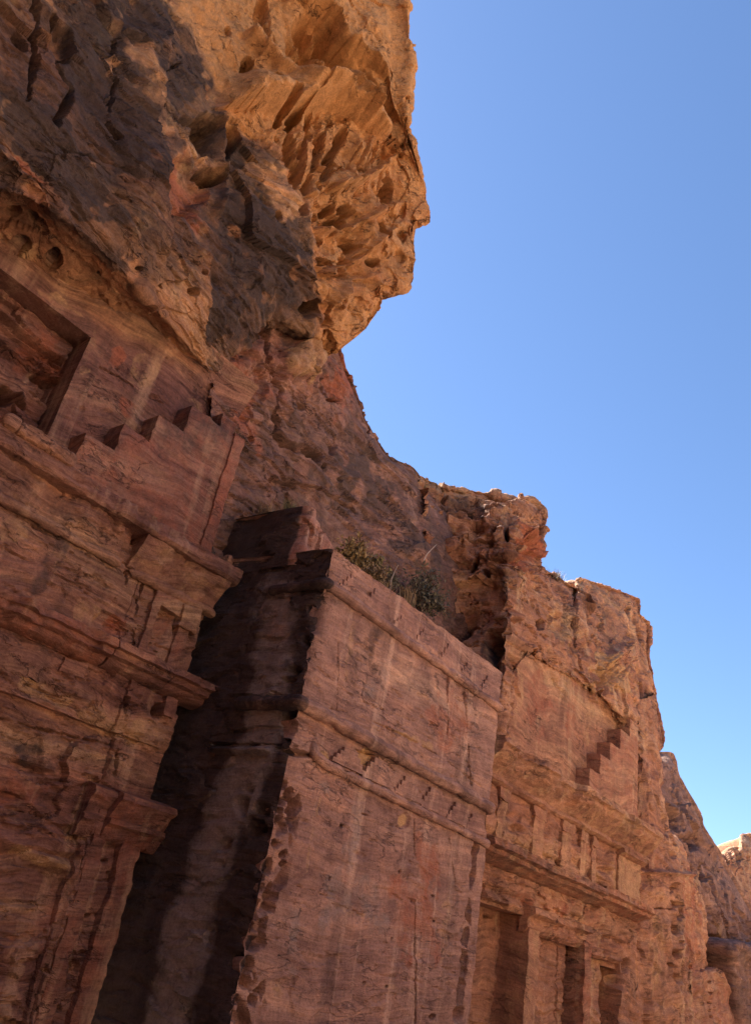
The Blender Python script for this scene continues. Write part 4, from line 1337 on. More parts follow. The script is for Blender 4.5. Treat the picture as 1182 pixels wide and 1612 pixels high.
    slab('capital', axis_lines(8.40, 8.84, 0.04), axis_lines(6.12, 6.58, 0.04), lambda U, Z: U > 0, 11.42, 11.75, M_LEFT, t, 0.03, {'pale': 0.3}, 0.012, 0.05)
    # middle cornice
    co = [(0.0, 5.42), (0.46, 5.34), (0.48, 5.22), (0.38, 5.20), (0.37, 5.10), (0.26, 5.07), (0.22, 4.98), (0.10, 4.92), (0.0, 4.90)]
    moulding('middle_cornice', co, 7.20, 9.46, YW, M_LEFT, t, 0.02, [(8.0, 8.4, 0.15)], chips=0.04, seed=6)
    moulding('middle_cornice', co, 0.5, 7.17, YW, M_LEFT, t, 0.04, [(0.5, 3.6, 0.25), (4.2, 5.4, 0.45), (5.9, 7.0, 0.25)], seed=7, varn=0.2, red=0.4)
    for i, (ua, ub, za, zb, y) in enumerate([(6.55, 7.0, 4.62, 4.88, 11.50), (8.62, 8.86, 4.55, 4.9, 11.40), (4.6, 6.3, 4.35, 4.75, 11.50)]):
        slab('stone_block', axis_lines(ua, ub, 0.05), axis_lines(za, zb, 0.05), lambda U, Z: U > 0, y, 11.8, M_LEFT, t, 0.03, {'pale': 0.12}, 0.015, 0.05, seed=i)
    # capital of the corner pier and its shaft
    cp = [(0.0, 3.24), (0.10, 3.22), (0.30, 3.17), (0.33, 3.08), (0.22, 2.96), (0.15, 2.86), (0.13, 2.80), (0.20, 2.78), (0.20, 2.71), (0.12, 2.66), (0.10, 2.58), (0.05, 2.48), (0.0, 2.44)]
    moulding('capital', cp, 8.20, 9.34, YW - 0.05, M_LEFT, t, 0.02, chips=0.04, seed=9, red=0.3)
    moulding('capital', cp, 7.78, 8.19, YW + 0.02, M_LEFT, t, 0.05, [(7.7, 8.3, 0.45)], seed=10, red=0.2)
    slab('shaft', axis_lines(8.66, 9.02, 0.04), axis_lines(-0.6, 2.62, 0.05), lambda U, Z: U > 0, 11.46, 11.9, M_LEFT, t, 0.02, {'red': 0.3}, 0.015, 0.04)
    slab('shaft', axis_lines(8.10, 8.36, 0.04), axis_lines(-0.6, 2.62, 0.05), lambda U, Z: U > 0, 11.50, 11.9, M_LEFT, t, 0.03, {'red': 0.3}, 0.015, 0.05, seed=4)
    return t


left_tomb()


# ------------------------------------------------------------------ the square tower tomb in the middle
def tower():
    t = thing('rock_cut_tomb', 'square tower tomb with plain pink front, black streaked left side and round mouldings', 'tomb', (12.5, 9.0, 0.0), 'tomb facades carved in the cliff')
    X0, X1, YF, YB = 9.36, 15.75, 9.0, 14.4
    ns, nf, nr = 120, 300, 30
    left_y = np.linspace(YB, YF, ns)
    front_x = np.linspace(X0, X1, nf)
    right_y = np.linspace(YF, 11.0, nr)
    px = np.concatenate([np.full(ns, X0), front_x[1:], np.full(nr - 1, X1)])
    py = np.concatenate([left_y, np.full(nf - 1, YF), right_y[1:]])
    nx = np.concatenate([np.full(ns, -1.0), np.zeros(nf - 1), np.full(nr - 1, 1.0)])
    ny = np.concatenate([np.zeros(ns), np.full(nf - 1, -1.0), np.zeros(nr - 1)])
    for k, w in ((ns - 1, 0.7071), ):
        nx[k], ny[k] = -w, -w
    nx[ns + nf - 2], ny[ns + nf - 2] = 0.7071, -0.7071
    ztop = np.where(px > X0 + 0.01, 7.80, 7.80)
    ztop = ztop + 0.05 * fbm(np.stack([px * 1.1, py * 1.1, px * 0], -1), 3)
    tt = np.linspace(0, 1, 350)
    zz = -0.6 + tt[:, None] * (ztop[None] + 0.6)
    base = np.stack([np.broadcast_to(px, zz.shape), np.broadcast_to(py, zz.shape), zz], -1).astype(np.float32)
    nrm = np.broadcast_to(np.stack([nx, ny, 0 * nx], -1).astype(np.float32), base.shape)
    s = Surf(base, nrm)
    p = s.b
    front = (p[..., 1] < 9.01).astype(np.float32)
    leftf = (p[..., 0] < X0 + 0.01).astype(np.float32)
    s.d += 0.018 * fbm(p * 0.9, 4) + 0.007 * strata(p, 5.0, 0.35, (0.02, 0.02)) + 0.006 * fbm(p * 6, 4)
    s.d += leftf * (0.012 * strata(p, 4.0, 0.5, (0.0, 0.03)) + 0.02 * fbm(p * 1.4, 4) + fracture(p, 0.6, 0.04, 0.04, (0.6, 0.6, 1.6), 1.7) + fracture(p, 0.22, 0.02, 0.02, (0.5, 0.5, 2.0), 3.7))
    s.d += front * (fracture(p, 0.9, 0.016, 0.012, (0.7, 0.7, 1.1), 5.7) + fracture(p, 0.3, 0.006, 0.006, (0.5, 0.5, 1.4), 2.7))
    s.pits(2.6, 0.03, 0.45, (0.5, 0.5, 1.5), front)
    # the edge is chipped
    cd = np.sqrt(np.minimum(np.abs(p[..., 0] - X0), np.abs(p[..., 1] - YF)) ** 2 + 1e-6) + np.where(front > 0.5, np.abs(p[..., 0] - X0), 0) * 0
    edge = np.exp(-(np.where(front > 0.5, p[..., 0] - X0, p[..., 1] - YF) / 0.10) ** 2)
    s.d -= edge * (0.03 + 0.40 * np.clip(fbm(sc(p, 1.1, 1.1, 1.2) + 2, 4) - 0.05, 0, 1) * smooth(4.9, 5.3, p[..., 2]) + 0.10 * np.clip(fbm(sc(p, 2, 2, 2.5) + 8, 4), 0, 1))
    # frieze bands between the rolls stand back a little
    z = p[..., 2]
    s.d -= 0.03 * front * smooth(4.28, 4.30, z) * (1 - smooth(4.84, 4.86, z)) * smooth(9.9, 10.0, p[..., 0])
    s.d += 0.05 * smooth(4.08, 4.04, z) * 0
    # bed lines on the front
    s.crack([(520, 1115), (560, 1125), (640, 1160), (700, 1195), (760, 1240)], 2.2, 0.05, 2)
    s.crack([(500, 1050), (560, 1100), (650, 1135), (720, 1150), (770, 1190)], 1.8, 0.035, 3)
    s.crack([(532, 1010), (533, 1060), (532, 1115)], 1.1, 0.04, 0.8)
    s.crack([(705, 1060), (704, 1110), (706, 1200)], 1.2, 0.10, 0.8)
    s.crack([(731, 1090), (735, 1150), (742, 1235)], 1.3, 0.10, 0.8)
    s.crack([(560, 1180), (600, 1190), (625, 1215), (660, 1235)], 2.2, 0.08, 1.5)
    s.crack([(532, 1195), (533, 1215)], 1.8, 0.08, 0.6)
    s.crack([(651, 1290), (652, 1330), (655, 1370), (654, 1450), (653, 1612)], 1.2, 0.10, 1.6)
    s.crack([(570, 1280), (620, 1300), (632, 1303)], 1.5, 0.05, 1)
    s.crack([(708, 1320), (716, 1380), (720, 1440)], 1.1, 0.04, 1.0)
    s.crack([(470, 1395), (530, 1415), (590, 1455)], 1.8, 0.03, 3)
    s.crack([(420, 1530), (520, 1525), (640, 1540), (700, 1560)], 1.8, 0.03, 3)
    # pale spalls
    s.hole(577, 1196, 15, 20, 10, 0.06, 0.85, 0.3)
    s.hole(637, 1292, 10, 14, 0, 0.05, 0.85, 0.2)
    for q in [(537, 1300, 3, 3), (628, 1372, 2.5, 2.5), (682, 1410, 3, 2), (650, 1420, 2, 2), (617, 1478, 2, 2), (573, 1548, 4, 2), (608, 1553, 2, 2), (520, 1383, 2, 3), (685, 1450, 2, 2)]:
        s.hole(*q, depth=0.10, sharp=0.5, wob=0.2)
    keep = s.d.copy()
    # honeycomb weathering up the near corner
    q1 = sc(p, 3.4, 3.4, 2.6) + 0.25 * fbm(p * 4, 3)[..., None]
    f1, f2, idn = worley(q1)
    band = front * smooth(9.44, 9.52, p[..., 0]) * (1 - smooth(9.78, 9.98, p[..., 0] + 0.08 * s.wob)) * (1 - smooth(3.45, 3.7, z))
    s.d -= band * 0.34 * smooth(0.06, 0.30, f2 - f1) * ((idn % 7) / 6.0) ** 1.3
    keep = keep * 1.0
    lband = leftf * smooth(9.05, 9.2, p[..., 1]) * (1 - smooth(9.7, 10.2, p[..., 1] + 0.3 * s.wob)) * (1 - smooth(3.4, 3.7, z))
    f1, f2, idn = worley(sc(p, 3.0, 2.2, 3.4) + 3.3)
    keep -= lband * 0.14 * smooth(0.1, 0.4, f2 - f1) * ((idn % 3) == 0)
    for q in [(448, 1235, 5, 9), (446, 1262, 5, 7), (442, 1275, 6, 5), (440, 1293, 6, 10), (432, 1327, 5, 7), (423, 1363, 8, 16), (415, 1381, 4, 6), (412, 1397, 6, 8),
              (407, 1425, 5, 10), (405, 1440, 5, 9), (404, 1458, 8, 8), (400, 1485, 12, 14), (376, 1524, 4, 8), (390, 1520, 11, 18), (387, 1545, 9, 14), (372, 1575, 9, 10),
              (446, 1345, 6, 7), (447, 1360, 5, 6), (460, 1290, 8, 14), (456, 1250, 8, 12), (434, 1410, 6, 10), (430, 1430, 4, 8), (368, 1600, 10, 8), (398, 1575, 8, 10)]:
        s.hole(*q, ang=8, depth=0.24, sharp=0.6, wob=0.2)
    s.d = np.where(front > 0.5, keep + (s.d - keep) * smooth(X0 + 0.005, X0 + 0.07, p[..., 0]), keep)
    # slot of weathering up the far corner
    sl = s.line([(749, 1325), (746, 1360), (739, 1420), (736, 1460), (730, 1510), (724, 1570), (718, 1625)])
    s.d -= front * 0.5 * (1 - smooth(1.8, 4.5, sl + 4.0 * fbm(sc(p, 2.5, 2.5, 3.5), 3))) * smooth(-0.35, 0.05, fbm(sc(p, 1.0, 1.0, 2.6), 4))
    s.hole(748, 1337, 6, 11, 15, 0.6)
    for q in [(720, 1595, 9, 14), (680, 1600, 6, 5), (768, 1440, 6, 4)]:
        s.hole(*q, depth=0.2)
    # left side: the end of the lower roll has fallen out, broken beds
    s.hole(455, 1140, 15, 24, 0, 0.9, 0.7, 0.2)
    s.hole(470, 1185, 26, 7, 10, 0.2, 0.4)
    s.crack([(330, 1170), (400, 1172), (470, 1175)], 4, 0.2, 2)
    s.ridge([(335, 1180), (390, 1182), (425, 1183)], 4, 0.12)
    s.crack([(374, 1075), (378, 1045), (395, 990), (420, 930)], 2.0, 0.05, 1)
    for q in [(465, 1055, 12, 8), (480, 1010, 8, 10), (455, 1070, 14, 5), (490, 960, 7, 12)]:
        s.hole(*q, depth=0.2, sharp=0.3)
    # black water stains on the left side, with one paler run in them
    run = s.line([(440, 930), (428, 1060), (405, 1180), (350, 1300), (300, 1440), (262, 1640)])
    s.att['varnish_shade'] = leftf * (1.0 - 0.9 * (1 - smooth(8, 40, run + 10 * s.wob + 5 * s.wob2)) * (0.55 + 0.45 * smooth(900, 1500, s.sy)))
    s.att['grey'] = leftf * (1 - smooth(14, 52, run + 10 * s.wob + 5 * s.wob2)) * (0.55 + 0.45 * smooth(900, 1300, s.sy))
    s.att['varnish_shade'] = np.where(leftf > 0.5, s.att['varnish_shade'], 0)
    f = front > 0.5
    for q in [(585, 1010, 16, 70, 12, 0.5), (560, 1040, 14, 60, 10, 0.35)]:
        b4 = s.att['varnish_shade'].copy()
        s.patch('varnish_shade', *q[:5], val=q[5], soft=0.7)
        s.att['varnish_shade'] = np.where(f, s.att['varnish_shade'], b4)
    for q in [(552, 1030, 10, 55, 10, 0.4), (577, 1196, 16, 21, 10, 0.9), (637, 1292, 11, 15, 0, 0.9), (650, 1165, 50, 8, 25, 0.6), (690, 955, 60, 14, 38, 0.5), (510, 1190, 24, 10, 20, 0.6),
              (490, 1330, 5, 110, 10, 0.35), (700, 1470, 7, 90, 8, 0.35), (610, 1555, 60, 6, 8, 0.3), (430, 1560, 20, 26, 0, 0.4), (560, 1440, 40, 5, 20, 0.4)]:
        s.patch('pale', *q[:5], val=q[5], soft=0.5, wob=0.45)
    for q in [(540, 1400, 45, 80, 8, 0.55), (590, 1430, 40, 60, 8, 0.45), (560, 1310, 14, 70, 8, 0.5), (460, 1480, 26, 90, 10, 0.4), (590, 1060, 30, 50, 8, 0.4), (510, 1230, 16, 30, 8, 0.5)]:
        s.patch('grey', *q[:5], val=q[5], soft=0.7, wob=0.6)
    s.patch('red', 660, 1420, 50, 120, 5, 0.5)
    s.patch('red', 700, 1130, 40, 60, 5, 0.4)
    q = s.points()
    # top: a ledge sloping back to the cliff
    cap1, cap2 = q[-1:].copy(), q[-1:].copy()
    cap1[..., 1] = np.maximum(cap1[..., 1], np.minimum(cap1[..., 1] + 1.0, 11.0))
    cap2[..., 1] = 12.9
    cap1[..., 2] += 0.03
    cap2[..., 2] += 0.25
    q = np.concatenate([q, cap1, cap2], 0)
    att = {k: np.pad(v, ((0, 2), (0, 0)), mode='edge') for k, v in s.att.items()}
    att['varnish_shade'][-2:] = 0
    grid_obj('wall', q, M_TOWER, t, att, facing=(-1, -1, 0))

    # the taller broken piece left standing at the back
    rows = []
    for zf in np.linspace(0, 1, 5):
        rows.append([[9.37, 12.6, 7.6 + 1.30 * zf], [9.37, 9.98, 7.6 + 1.28 * zf], [9.75, 9.96, 7.6 + 1.14 * zf], [10.3, 9.98, 7.6 + 0.85 * zf], [10.9, 10.02, 7.6 + 0.45 * zf], [11.4, 10.3, 7.6 + 0.10 * zf], [11.5, 12.6, 7.6 + 0.2 * zf]])
    net = np.array(rows)
    base = np.swapaxes(catmull(np.swapaxes(net, 0, 1), 110), 0, 1)
    base = catmull(base, 50)
    sb = Surf(base)
    sb.d += fracture(sb.b, 0.6, 0.06, 0.08, (0.8, 0.8, 1), 1.7) + 0.03 * fbm(sb.b * 1.2, 4) + 0.02 * strata(sb.b, 4) + 0.015 * fbm(sb.b * 5, 3)
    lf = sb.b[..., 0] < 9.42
    sb.att['varnish_shade'] = np.where(lf & (sb.b[..., 1] > 10.0), 0.95, 0.0)
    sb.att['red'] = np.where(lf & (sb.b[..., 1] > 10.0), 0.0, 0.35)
    q = sb.points()
    c1 = q[-1:].copy()
    c1[..., 1] = 12.7
    c1[..., 2] += 0.05
    q = np.concatenate([q, c1], 0)
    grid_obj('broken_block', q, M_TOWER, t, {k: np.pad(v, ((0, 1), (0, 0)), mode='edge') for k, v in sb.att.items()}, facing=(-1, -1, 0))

    # three roll mouldings, two of them returning round the left corner
    r = 0.10
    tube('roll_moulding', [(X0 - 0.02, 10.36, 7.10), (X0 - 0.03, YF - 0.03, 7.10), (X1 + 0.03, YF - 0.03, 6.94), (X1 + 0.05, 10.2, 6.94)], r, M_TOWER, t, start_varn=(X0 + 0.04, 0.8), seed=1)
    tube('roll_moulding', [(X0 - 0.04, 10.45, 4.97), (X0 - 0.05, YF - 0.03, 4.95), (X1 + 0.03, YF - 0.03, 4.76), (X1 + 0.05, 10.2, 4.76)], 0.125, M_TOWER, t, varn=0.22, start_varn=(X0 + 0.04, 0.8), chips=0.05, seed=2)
    tube('roll_moulding', [(9.86, YF + 0.04, 4.46), (9.92, YF - 0.02, 4.27), (10.2, YF - 0.03, 4.20), (X1 + 0.02, YF - 0.03, 4.04), (X1 + 0.05, 10.2, 4.04)], 0.085, M_TOWER, t, varn=0.12, chips=0.045, seed=3)

    # two rows of crowsteps
    def crow(u, z0, h, seed):
        w = 0.92
        n = 4
        us = np.unique(np.concatenate([[u + 0.085 * k for k in range(n + 1)], [u + w - 0.085 * k for k in range(n + 1)]]))
        zs = z0 + h * np.linspace(0, 1, n + 1)

        def mk(U, Z):
            k = np.clip(((Z - z0) / h * n).astype(int), 0, n - 1)
            return (U > u + 0.085 * k) & (U < u + w - 0.085 * k)
        return slab('crowstep', us, zs, mk, YF - 0.030, YF + 0.06, M_TOWER, t, 0.01, None, 0.006, 0.012, seed)
    for i, u in enumerate([9.70, 10.42, 11.36, 12.16, 13.10, 13.93, 14.82]):
        crow(u, 7.17 - 0.028 * i, (0.40, 0.47, 0.34, 0.45, 0.50, 0.42, 0.47)[i], i)
    for i, u in enumerate([10.38, 11.26, 12.27, 13.15, 14.10, 14.80]):
        crow(u, 4.30 - 0.03 * i, (0.30, 0.40, 0.36, 0.41, 0.38, 0.33)[i], i + 20)
    return t


tower()


# ------------------------------------------------------------------ the far tomb on the right
def right_tomb():
    t = thing('rock_cut_tomb', 'orange tomb facade with five deep crowsteps, hollow cornice and carved doorways, right of the tower', 'tomb', (22.0, 9.9, 0.0), 'tomb facades carved in the cliff')
    SU = [22.80, 23.55, 24.31, 25.11, 25.95]
    SZ = [7.46, 8.08, 8.66, 9.31, 9.92]
    YR, YS = 10.25, 9.80

    def up(U, Z):
        return np.full_like(U, YR)
    s = wall_surf(18.1, 26.9, 6.2, 10.35, 0.04, up)
    p = s.b
    s.d += 0.02 * fbm(p * 0.8, 4) + 0.008 * strata(p, 3.5, 0.5) + 0.006 * fbm(p * 5, 4)
    for q in [(845, 1100, 30, 70, 5), (900, 1110, 14, 70, 5)]:
        s.patch('red', *q, val=0.45)
    for q in [(815, 1090, 10, 80, 5), (925, 1130, 8, 70, 5), (880, 1070, 40, 12, 30)]:
        s.patch('pale', *q, val=0.4)
    s.patch('varnish_shade', 860, 1130, 12, 60, 5, 0.3)
    wall_obj('upper_wall', s, M_RIGHT, t)

    us = axis_lines(22.7, 26.75, 0.06, SU)
    zs = axis_lines(6.30, 10.0, 0.06, SZ)

    def mk(U, Z):
        top = np.full_like(U, 6.99)
        for u0, z1 in zip(SU, SZ):
            top = np.where(U > u0, z1, top)
        return (Z < top) & (U > 22.8) & (U < 26.7)
    slab('half_crowstep', us, zs, mk, YS, YR + 0.6, M_RIGHT, t, 0.02, {'red': 0.3}, 0.012, 0.02)
    us = axis_lines(17.0, 22.84, 0.06)
    slab('low_parapet', us, axis_lines(6.3, 6.99, 0.06), lambda U, Z: Z < 6.62 + 0.0 * U, 10.05, YR + 0.3, M_RIGHT, t, 0.02, None, 0.012, 0.02)

    # hollow cornice
    cav = [(0.0, 6.62), (0.66, 6.58), (0.68, 6.42), (0.60, 6.38), (0.55, 6.26), (0.38, 6.10), (0.22, 5.96), (0.12, 5.86), (0.10, 5.82), (0.20, 5.79), (0.22, 5.70), (0.12, 5.64), (0.0, 5.62)]
    moulding('cavetto_cornice', cav, 16.6, 22.0, 9.86, M_RIGHT, t, 0.025, [(17.4, 18.5, 0.35), (19.8, 21.2, 0.45)], res=0.05, seed=11, pale=0.2)
    moulding('cavetto_cornice', cav, 22.0, 27.4, 9.86, M_RIGHT, t, 0.02, [(24.0, 24.6, 0.25)], res=0.05, seed=12, pale=0.35)

    def low(U, Z):
        y = np.full_like(U, 9.86)
        y = np.where(Z < 4.1, 9.90, y)
        y = np.where((Z < 3.05) & (U < 19.42), 10.5, y)
        y = np.where((Z < 2.95) & (U > 20.45) & (U < 22.72), 10.12, y)
        y = np.where((Z < 2.95) & (U > 22.40) & (U < 22.72), 10.55, y)
        y = np.where((Z < 2.62) & (U > 23.2) & (U < 25.75), 10.05, y)
        y = np.where((Z < 2.45) & (U > 24.6) & (U < 25.75), 10.7, y)
        return y
    s = wall_surf(16.6, 26.95, -0.6, 6.5, 0.034, low, (19.42, 20.45, 22.40, 22.72, 23.2, 24.6, 25.75), (4.1, 3.05, 2.95, 2.62, 2.45))
    p = s.b
    z = p[..., 2]
    s.d += 0.03 * fbm(p * 0.9, 4) + 0.02 * strata(p, 4.0, 0.5) + 0.012 * fbm(p * 4, 4)
    att = smooth(4.3, 4.45, z) * (1 - smooth(5.5, 5.65, z)) * (1 - smooth(24.8, 25.2, p[..., 0]))
    s.d += att * (0.04 * strata(p, 3.5, 0.4) + 0.03 * fbm(p * 2.2, 4))
    fr = smooth(3.0, 3.2, z) * (1 - smooth(3.9, 4.05, z))
    s.d += fr * (0.05 * strata(p, 4.5, 0.4) + fracture(p, 0.6, 0.12, 0.1, (0.7, 0.7, 1.3), 5.2)) + att * fracture(p, 0.6, 0.06, 0.05, (0.7, 0.7, 1.3), 5.2)
    s.d += fracture(p, 0.7, 0.02, 0.02, (0.6, 0.6, 1.2), 1.2) + fracture(p, 0.28, 0.012, 0.012, (0.6, 0.6, 1.3), 6.2)
    s.d += (1 - smooth(2.4, 2.8, z)) * 0.03 * strata(p, 5, 0.5)
    # the rock has split from the frieze down through the second pier
    s.crack([(932, 1408), (916, 1418), (912, 1440), (915, 1470), (908, 1500), (916, 1520), (911, 1560), (908, 1612)], 3.0, 0.4, 1.0)
    s.crack([(876, 1490), (875, 1540), (876, 1612)], 1.6, 0.15, 0.8)
    s.crack([(858, 1560), (857, 1612)], 1.6, 0.15, 0.8)
    s.hole(765, 1443, 7, 3, 5, 0.3)
    s.hole(985, 1525, 8, 20, 10, 0.5, 0.4)
    s.hole(975, 1545, 10, 14, 0, 0.5, 0.4)
    s.hole(990, 1470, 6, 10, 0, 0.3, 0.4)
    s.hole(905, 1490, 12, 6, 30, 0.2)
    s.hole(960, 1480, 26, 8, 20, 0.15, 0.4)
    for q in [(810, 1305, 16, 9, 15), (790, 1275, 10, 6, 10), (950, 1370, 16, 7, 10), (850, 1290, 8, 5, 20)]:
        s.hole(*q, depth=0.15, sharp=0.3)
    s.patch('pale', 880, 1360, 110, 40, 28, 0.4)
    s.patch('pale', 980, 1385, 22, 36, 5, 0.7)
    s.patch('pale', 940, 1530, 14, 60, 3, 0.45)
    s.patch('pale', 828, 1550, 8, 80, 3, 0.45)
    s.patch('pale', 790, 1390, 40, 20, 20, 0.35)
    s.patch('red', 860, 1420, 60, 20, 25, 0.5)
    s.patch('red', 930, 1450, 20, 30, 0, 0.4)
    s.patch('varnish_shade', 840, 1440, 60, 8, 25, 0.3)
    wall_obj('wall', s, M_RIGHT, t, right=0.3)

    # attic: dwarf pilasters with their caps
    for i, (ua, ub, k) in enumerate([(17.6, 18.0, 1), (19.45, 20.05, 1), (21.15, 21.75, 1), (22.35, 22.7, 1), (23.15, 23.45, 1), (25.15, 26.95, 0)]):
        us, zs = axis_lines(ua, ub, 0.06), axis_lines(4.32, 5.66, 0.06)
        pil = slab('dwarf_pilaster', us, zs, lambda U, Z: U > 0, 9.785, 10.0, M_RIGHT, t, 0.025, {'pale': 0.35 + 0.2 * (1 - k)}, 0.012, 0.04, seed=i)
        if k:
            slab('capital', axis_lines(ua - 0.06, ub + 0.06, 0.06), axis_lines(5.36, 5.62, 0.06), lambda U, Z: U > 0, 9.74, 9.9, M_RIGHT, pil, 0.025, {'pale': 0.3}, 0.012, 0.05, seed=i + 7)
    moulding('capital', [(0.0, 5.72), (0.24, 5.68), (0.26, 5.58), (0.12, 5.5), (0.0, 5.46)], 25.1, 27.1, 9.84, M_RIGHT, t, 0.02, chips=0.05, seed=17, pale=0.3)
    # middle cornice, cracked through near its far end
    co = [(0.0, 4.40), (0.62, 4.34), (0.64, 4.18), (0.50, 4.14), (0.48, 4.05), (0.3, 4.0), (0.14, 3.92), (0.0, 3.88)]
    moulding('middle_cornice', co, 16.6, 23.05, 9.88, M_RIGHT, t, 0.03, [(19.0, 20.5, 0.15)], res=0.05, seed=13, varn=0.35, red=0.3, rise=-0.012)
    moulding('middle_cornice', co, 23.10, 26.9, 9.90, M_RIGHT, t, 0.03, res=0.05, seed=14, varn=0.15, red=0.4, rise=-0.012)
    # piers with capitals
    cp = [(0.0, 3.32), (0.34, 3.26), (0.35, 3.12), (0.16, 3.04), (0.14, 2.94), (0.18, 2.90), (0.16, 2.82), (0.08, 2.74), (0.0, 2.70)]
    moulding('capital', cp, 19.36, 20.62, 9.88, M_RIGHT, t, 0.03, chips=0.05, seed=15)
    moulding('capital', cp, 20.75, 22.95, 9.95, M_RIGHT, t, 0.05, [(21.0, 22.4, 0.4)], chips=0.05, seed=16)
    slab('shaft', axis_lines(19.42, 20.0, 0.06), axis_lines(-0.6, 2.8, 0.06), lambda U, Z: U > 0, 9.70, 10.2, M_RIGHT, t, 0.02, {'pale': 0.35}, 0.01, 0.03)
    slab('shaft', axis_lines(22.72, 23.2, 0.06), axis_lines(-0.6, 2.9, 0.06), lambda U, Z: U > 0, 9.70, 10.2, M_RIGHT, t, 0.03, {'red': 0.4}, 0.015, 0.05)
    moulding('door_lintel', [(0.0, 2.86), (0.2, 2.82), (0.2, 2.66), (0.08, 2.6), (0.0, 2.58)], 23.3, 25.4, 9.92, M_RIGHT, t, 0.05, [(23.6, 24.3, 0.3)], chips=0.08, seed=18)
    moulding('architrave', [(0.0, 3.86), (0.10, 3.84), (0.12, 3.7), (0.06, 3.66), (0.08, 3.5), (0.0, 3.44)], 16.6, 22.6, 9.88, M_RIGHT, t, 0.04, [(17.0, 18.4, 0.5), (20.2, 21.6, 0.6)], res=0.05, seed=19)
    return t


right_tomb()


# ------------------------------------------------------------------ loose stones along the ledge of the left tomb
M_STONE = rock_mat('loose_stone', [(0.26, 0.14, 0.10), (0.36, 0.20, 0.13), (0.44, 0.27, 0.17)], 3.0, 0, 0, beds=0.3)


def stone(u, y, z, a, b, c, rot, label, seed, group='loose stones on the tomb ledge', mat=None, name='stone'):
    n, m = 14, 22
    th = np.linspace(0, math.pi, n)
    ph = np.linspace(0, 2 * math.pi, m)
    T, F = np.meshgrid(th, ph, indexing='ij')
    d = np.stack([np.sin(T) * np.cos(F), np.sin(T) * np.sin(F), np.cos(T)], -1)
    e = np.sign(d) * np.abs(d) ** 0.62
    v = e * np.array([a, b, c]) * (1 + 0.16 * fbm(d * 1.1 + seed * 3.7, 3)[..., None])
    cr, sr = math.cos(rot), math.sin(rot)
    w = v.copy()
    w[..., 0] = v[..., 0] * cr - v[..., 1] * sr
    w[..., 1] = v[..., 0] * sr + v[..., 1] * cr
    w[:, -1] = w[:, 0]
    w[..., 2] -= w[..., 2].min()
    mesh = raw_mesh(name, w, grid_quads(n, m), {k: np.zeros((n, m)) for k in MASKS}, 30)
    o = link(name, mesh, mat or M_STONE)
    o.location = (u, y, z)
    o['label'] = label
    o['category'] = 'stone' if name == 'stone' else 'boulder'
    if group:
        o['group'] = group
    # outward
    f = mesh.polygons[len(mesh.polygons) // 2]
    if f.normal.dot(f.center) < 0:
        mesh.flip_normals()
    return o


ST = [(8, 692, 0.16, 'stone at the left picture edge, leftmost of the row on the ledge'),
      (24, 699, 0.10, 'small flat stone on the ledge, second from the left end of its row'),
      (40, 712, 0.17, 'wide brown stone on the ledge, third from the left end of its row'),
      (57, 719, 0.12, 'squat stone on the ledge below the recess, fourth from the left end'),
      (73, 722, 0.13, 'tilted stone on the ledge right under the corner of the recess'),
      (86, 733, 0.17, 'largest pale rounded stone on the ledge, next to last in its row'),
      (103, 738, 0.12, 'small stone closing the right end of the row on the ledge')]
for i, (x, y, r, lab) in enumerate(ST):
    q = P(x, y, 11.26)
    stone(q[0], 11.30, 7.575, r * 0.95, 0.12, 0.09 + 0.25 * r, 0.3 * math.sin(i * 2.1), lab, i)
q = P(1130, 1522, 10.3)
stone(q[0], 10.5, q[2] - 0.25, 0.75, 0.6, 0.42, 0.4, 'rounded pale boulder resting on the low spur at right', 31, None, M_FAR, 'boulder')
q = P(363, 868, 11.5)
stone(q[0], 11.5, 7.60, 0.10, 0.10, 0.15, 0.3, 'little knob of stone at the right end of the ledge beside the tower', 40)


# ------------------------------------------------------------------ shrubs and dry tufts on the tower's ledge
def leaf_mat(name, c1, c2, c3):
    m = bpy.data.materials.new(name)
    m.use_nodes = True
    nt = m.node_tree
    b = nt.nodes['Principled BSDF']
    b.inputs['Roughness'].default_value = 0.75
    oi = nt.nodes.new('ShaderNodeNewGeometry')
    tn = nt.nodes.new('ShaderNodeTexNoise')
    tn.inputs['Scale'].default_value = 6.0
    tn.inputs['Detail'].default_value = 5.0
    nt.links.new(oi.outputs['Position'], tn.inputs['Vector'])
    ad = nt.nodes.new('ShaderNodeMath')
    ad.operation = 'MULTIPLY_ADD'
    nt.links.new(oi.outputs['Random Per Island'], ad.inputs[0])
    ad.inputs[1].default_value = 0.5
    nt.links.new(tn.outputs['Fac'], ad.inputs[2])
    r = nt.nodes.new('ShaderNodeValToRGB')
    e = r.color_ramp.elements
    e.new(0.5)
    for k, (p, c) in enumerate(((0.45, c1), (0.75, c2), (1.0, c3))):
        e[k].position = p
        e[k].color = (*c, 1)
    nt.links.new(ad.outputs[0], r.inputs[0])
    nt.links.new(r.outputs[0], b.inputs['Base Color'])
    return m


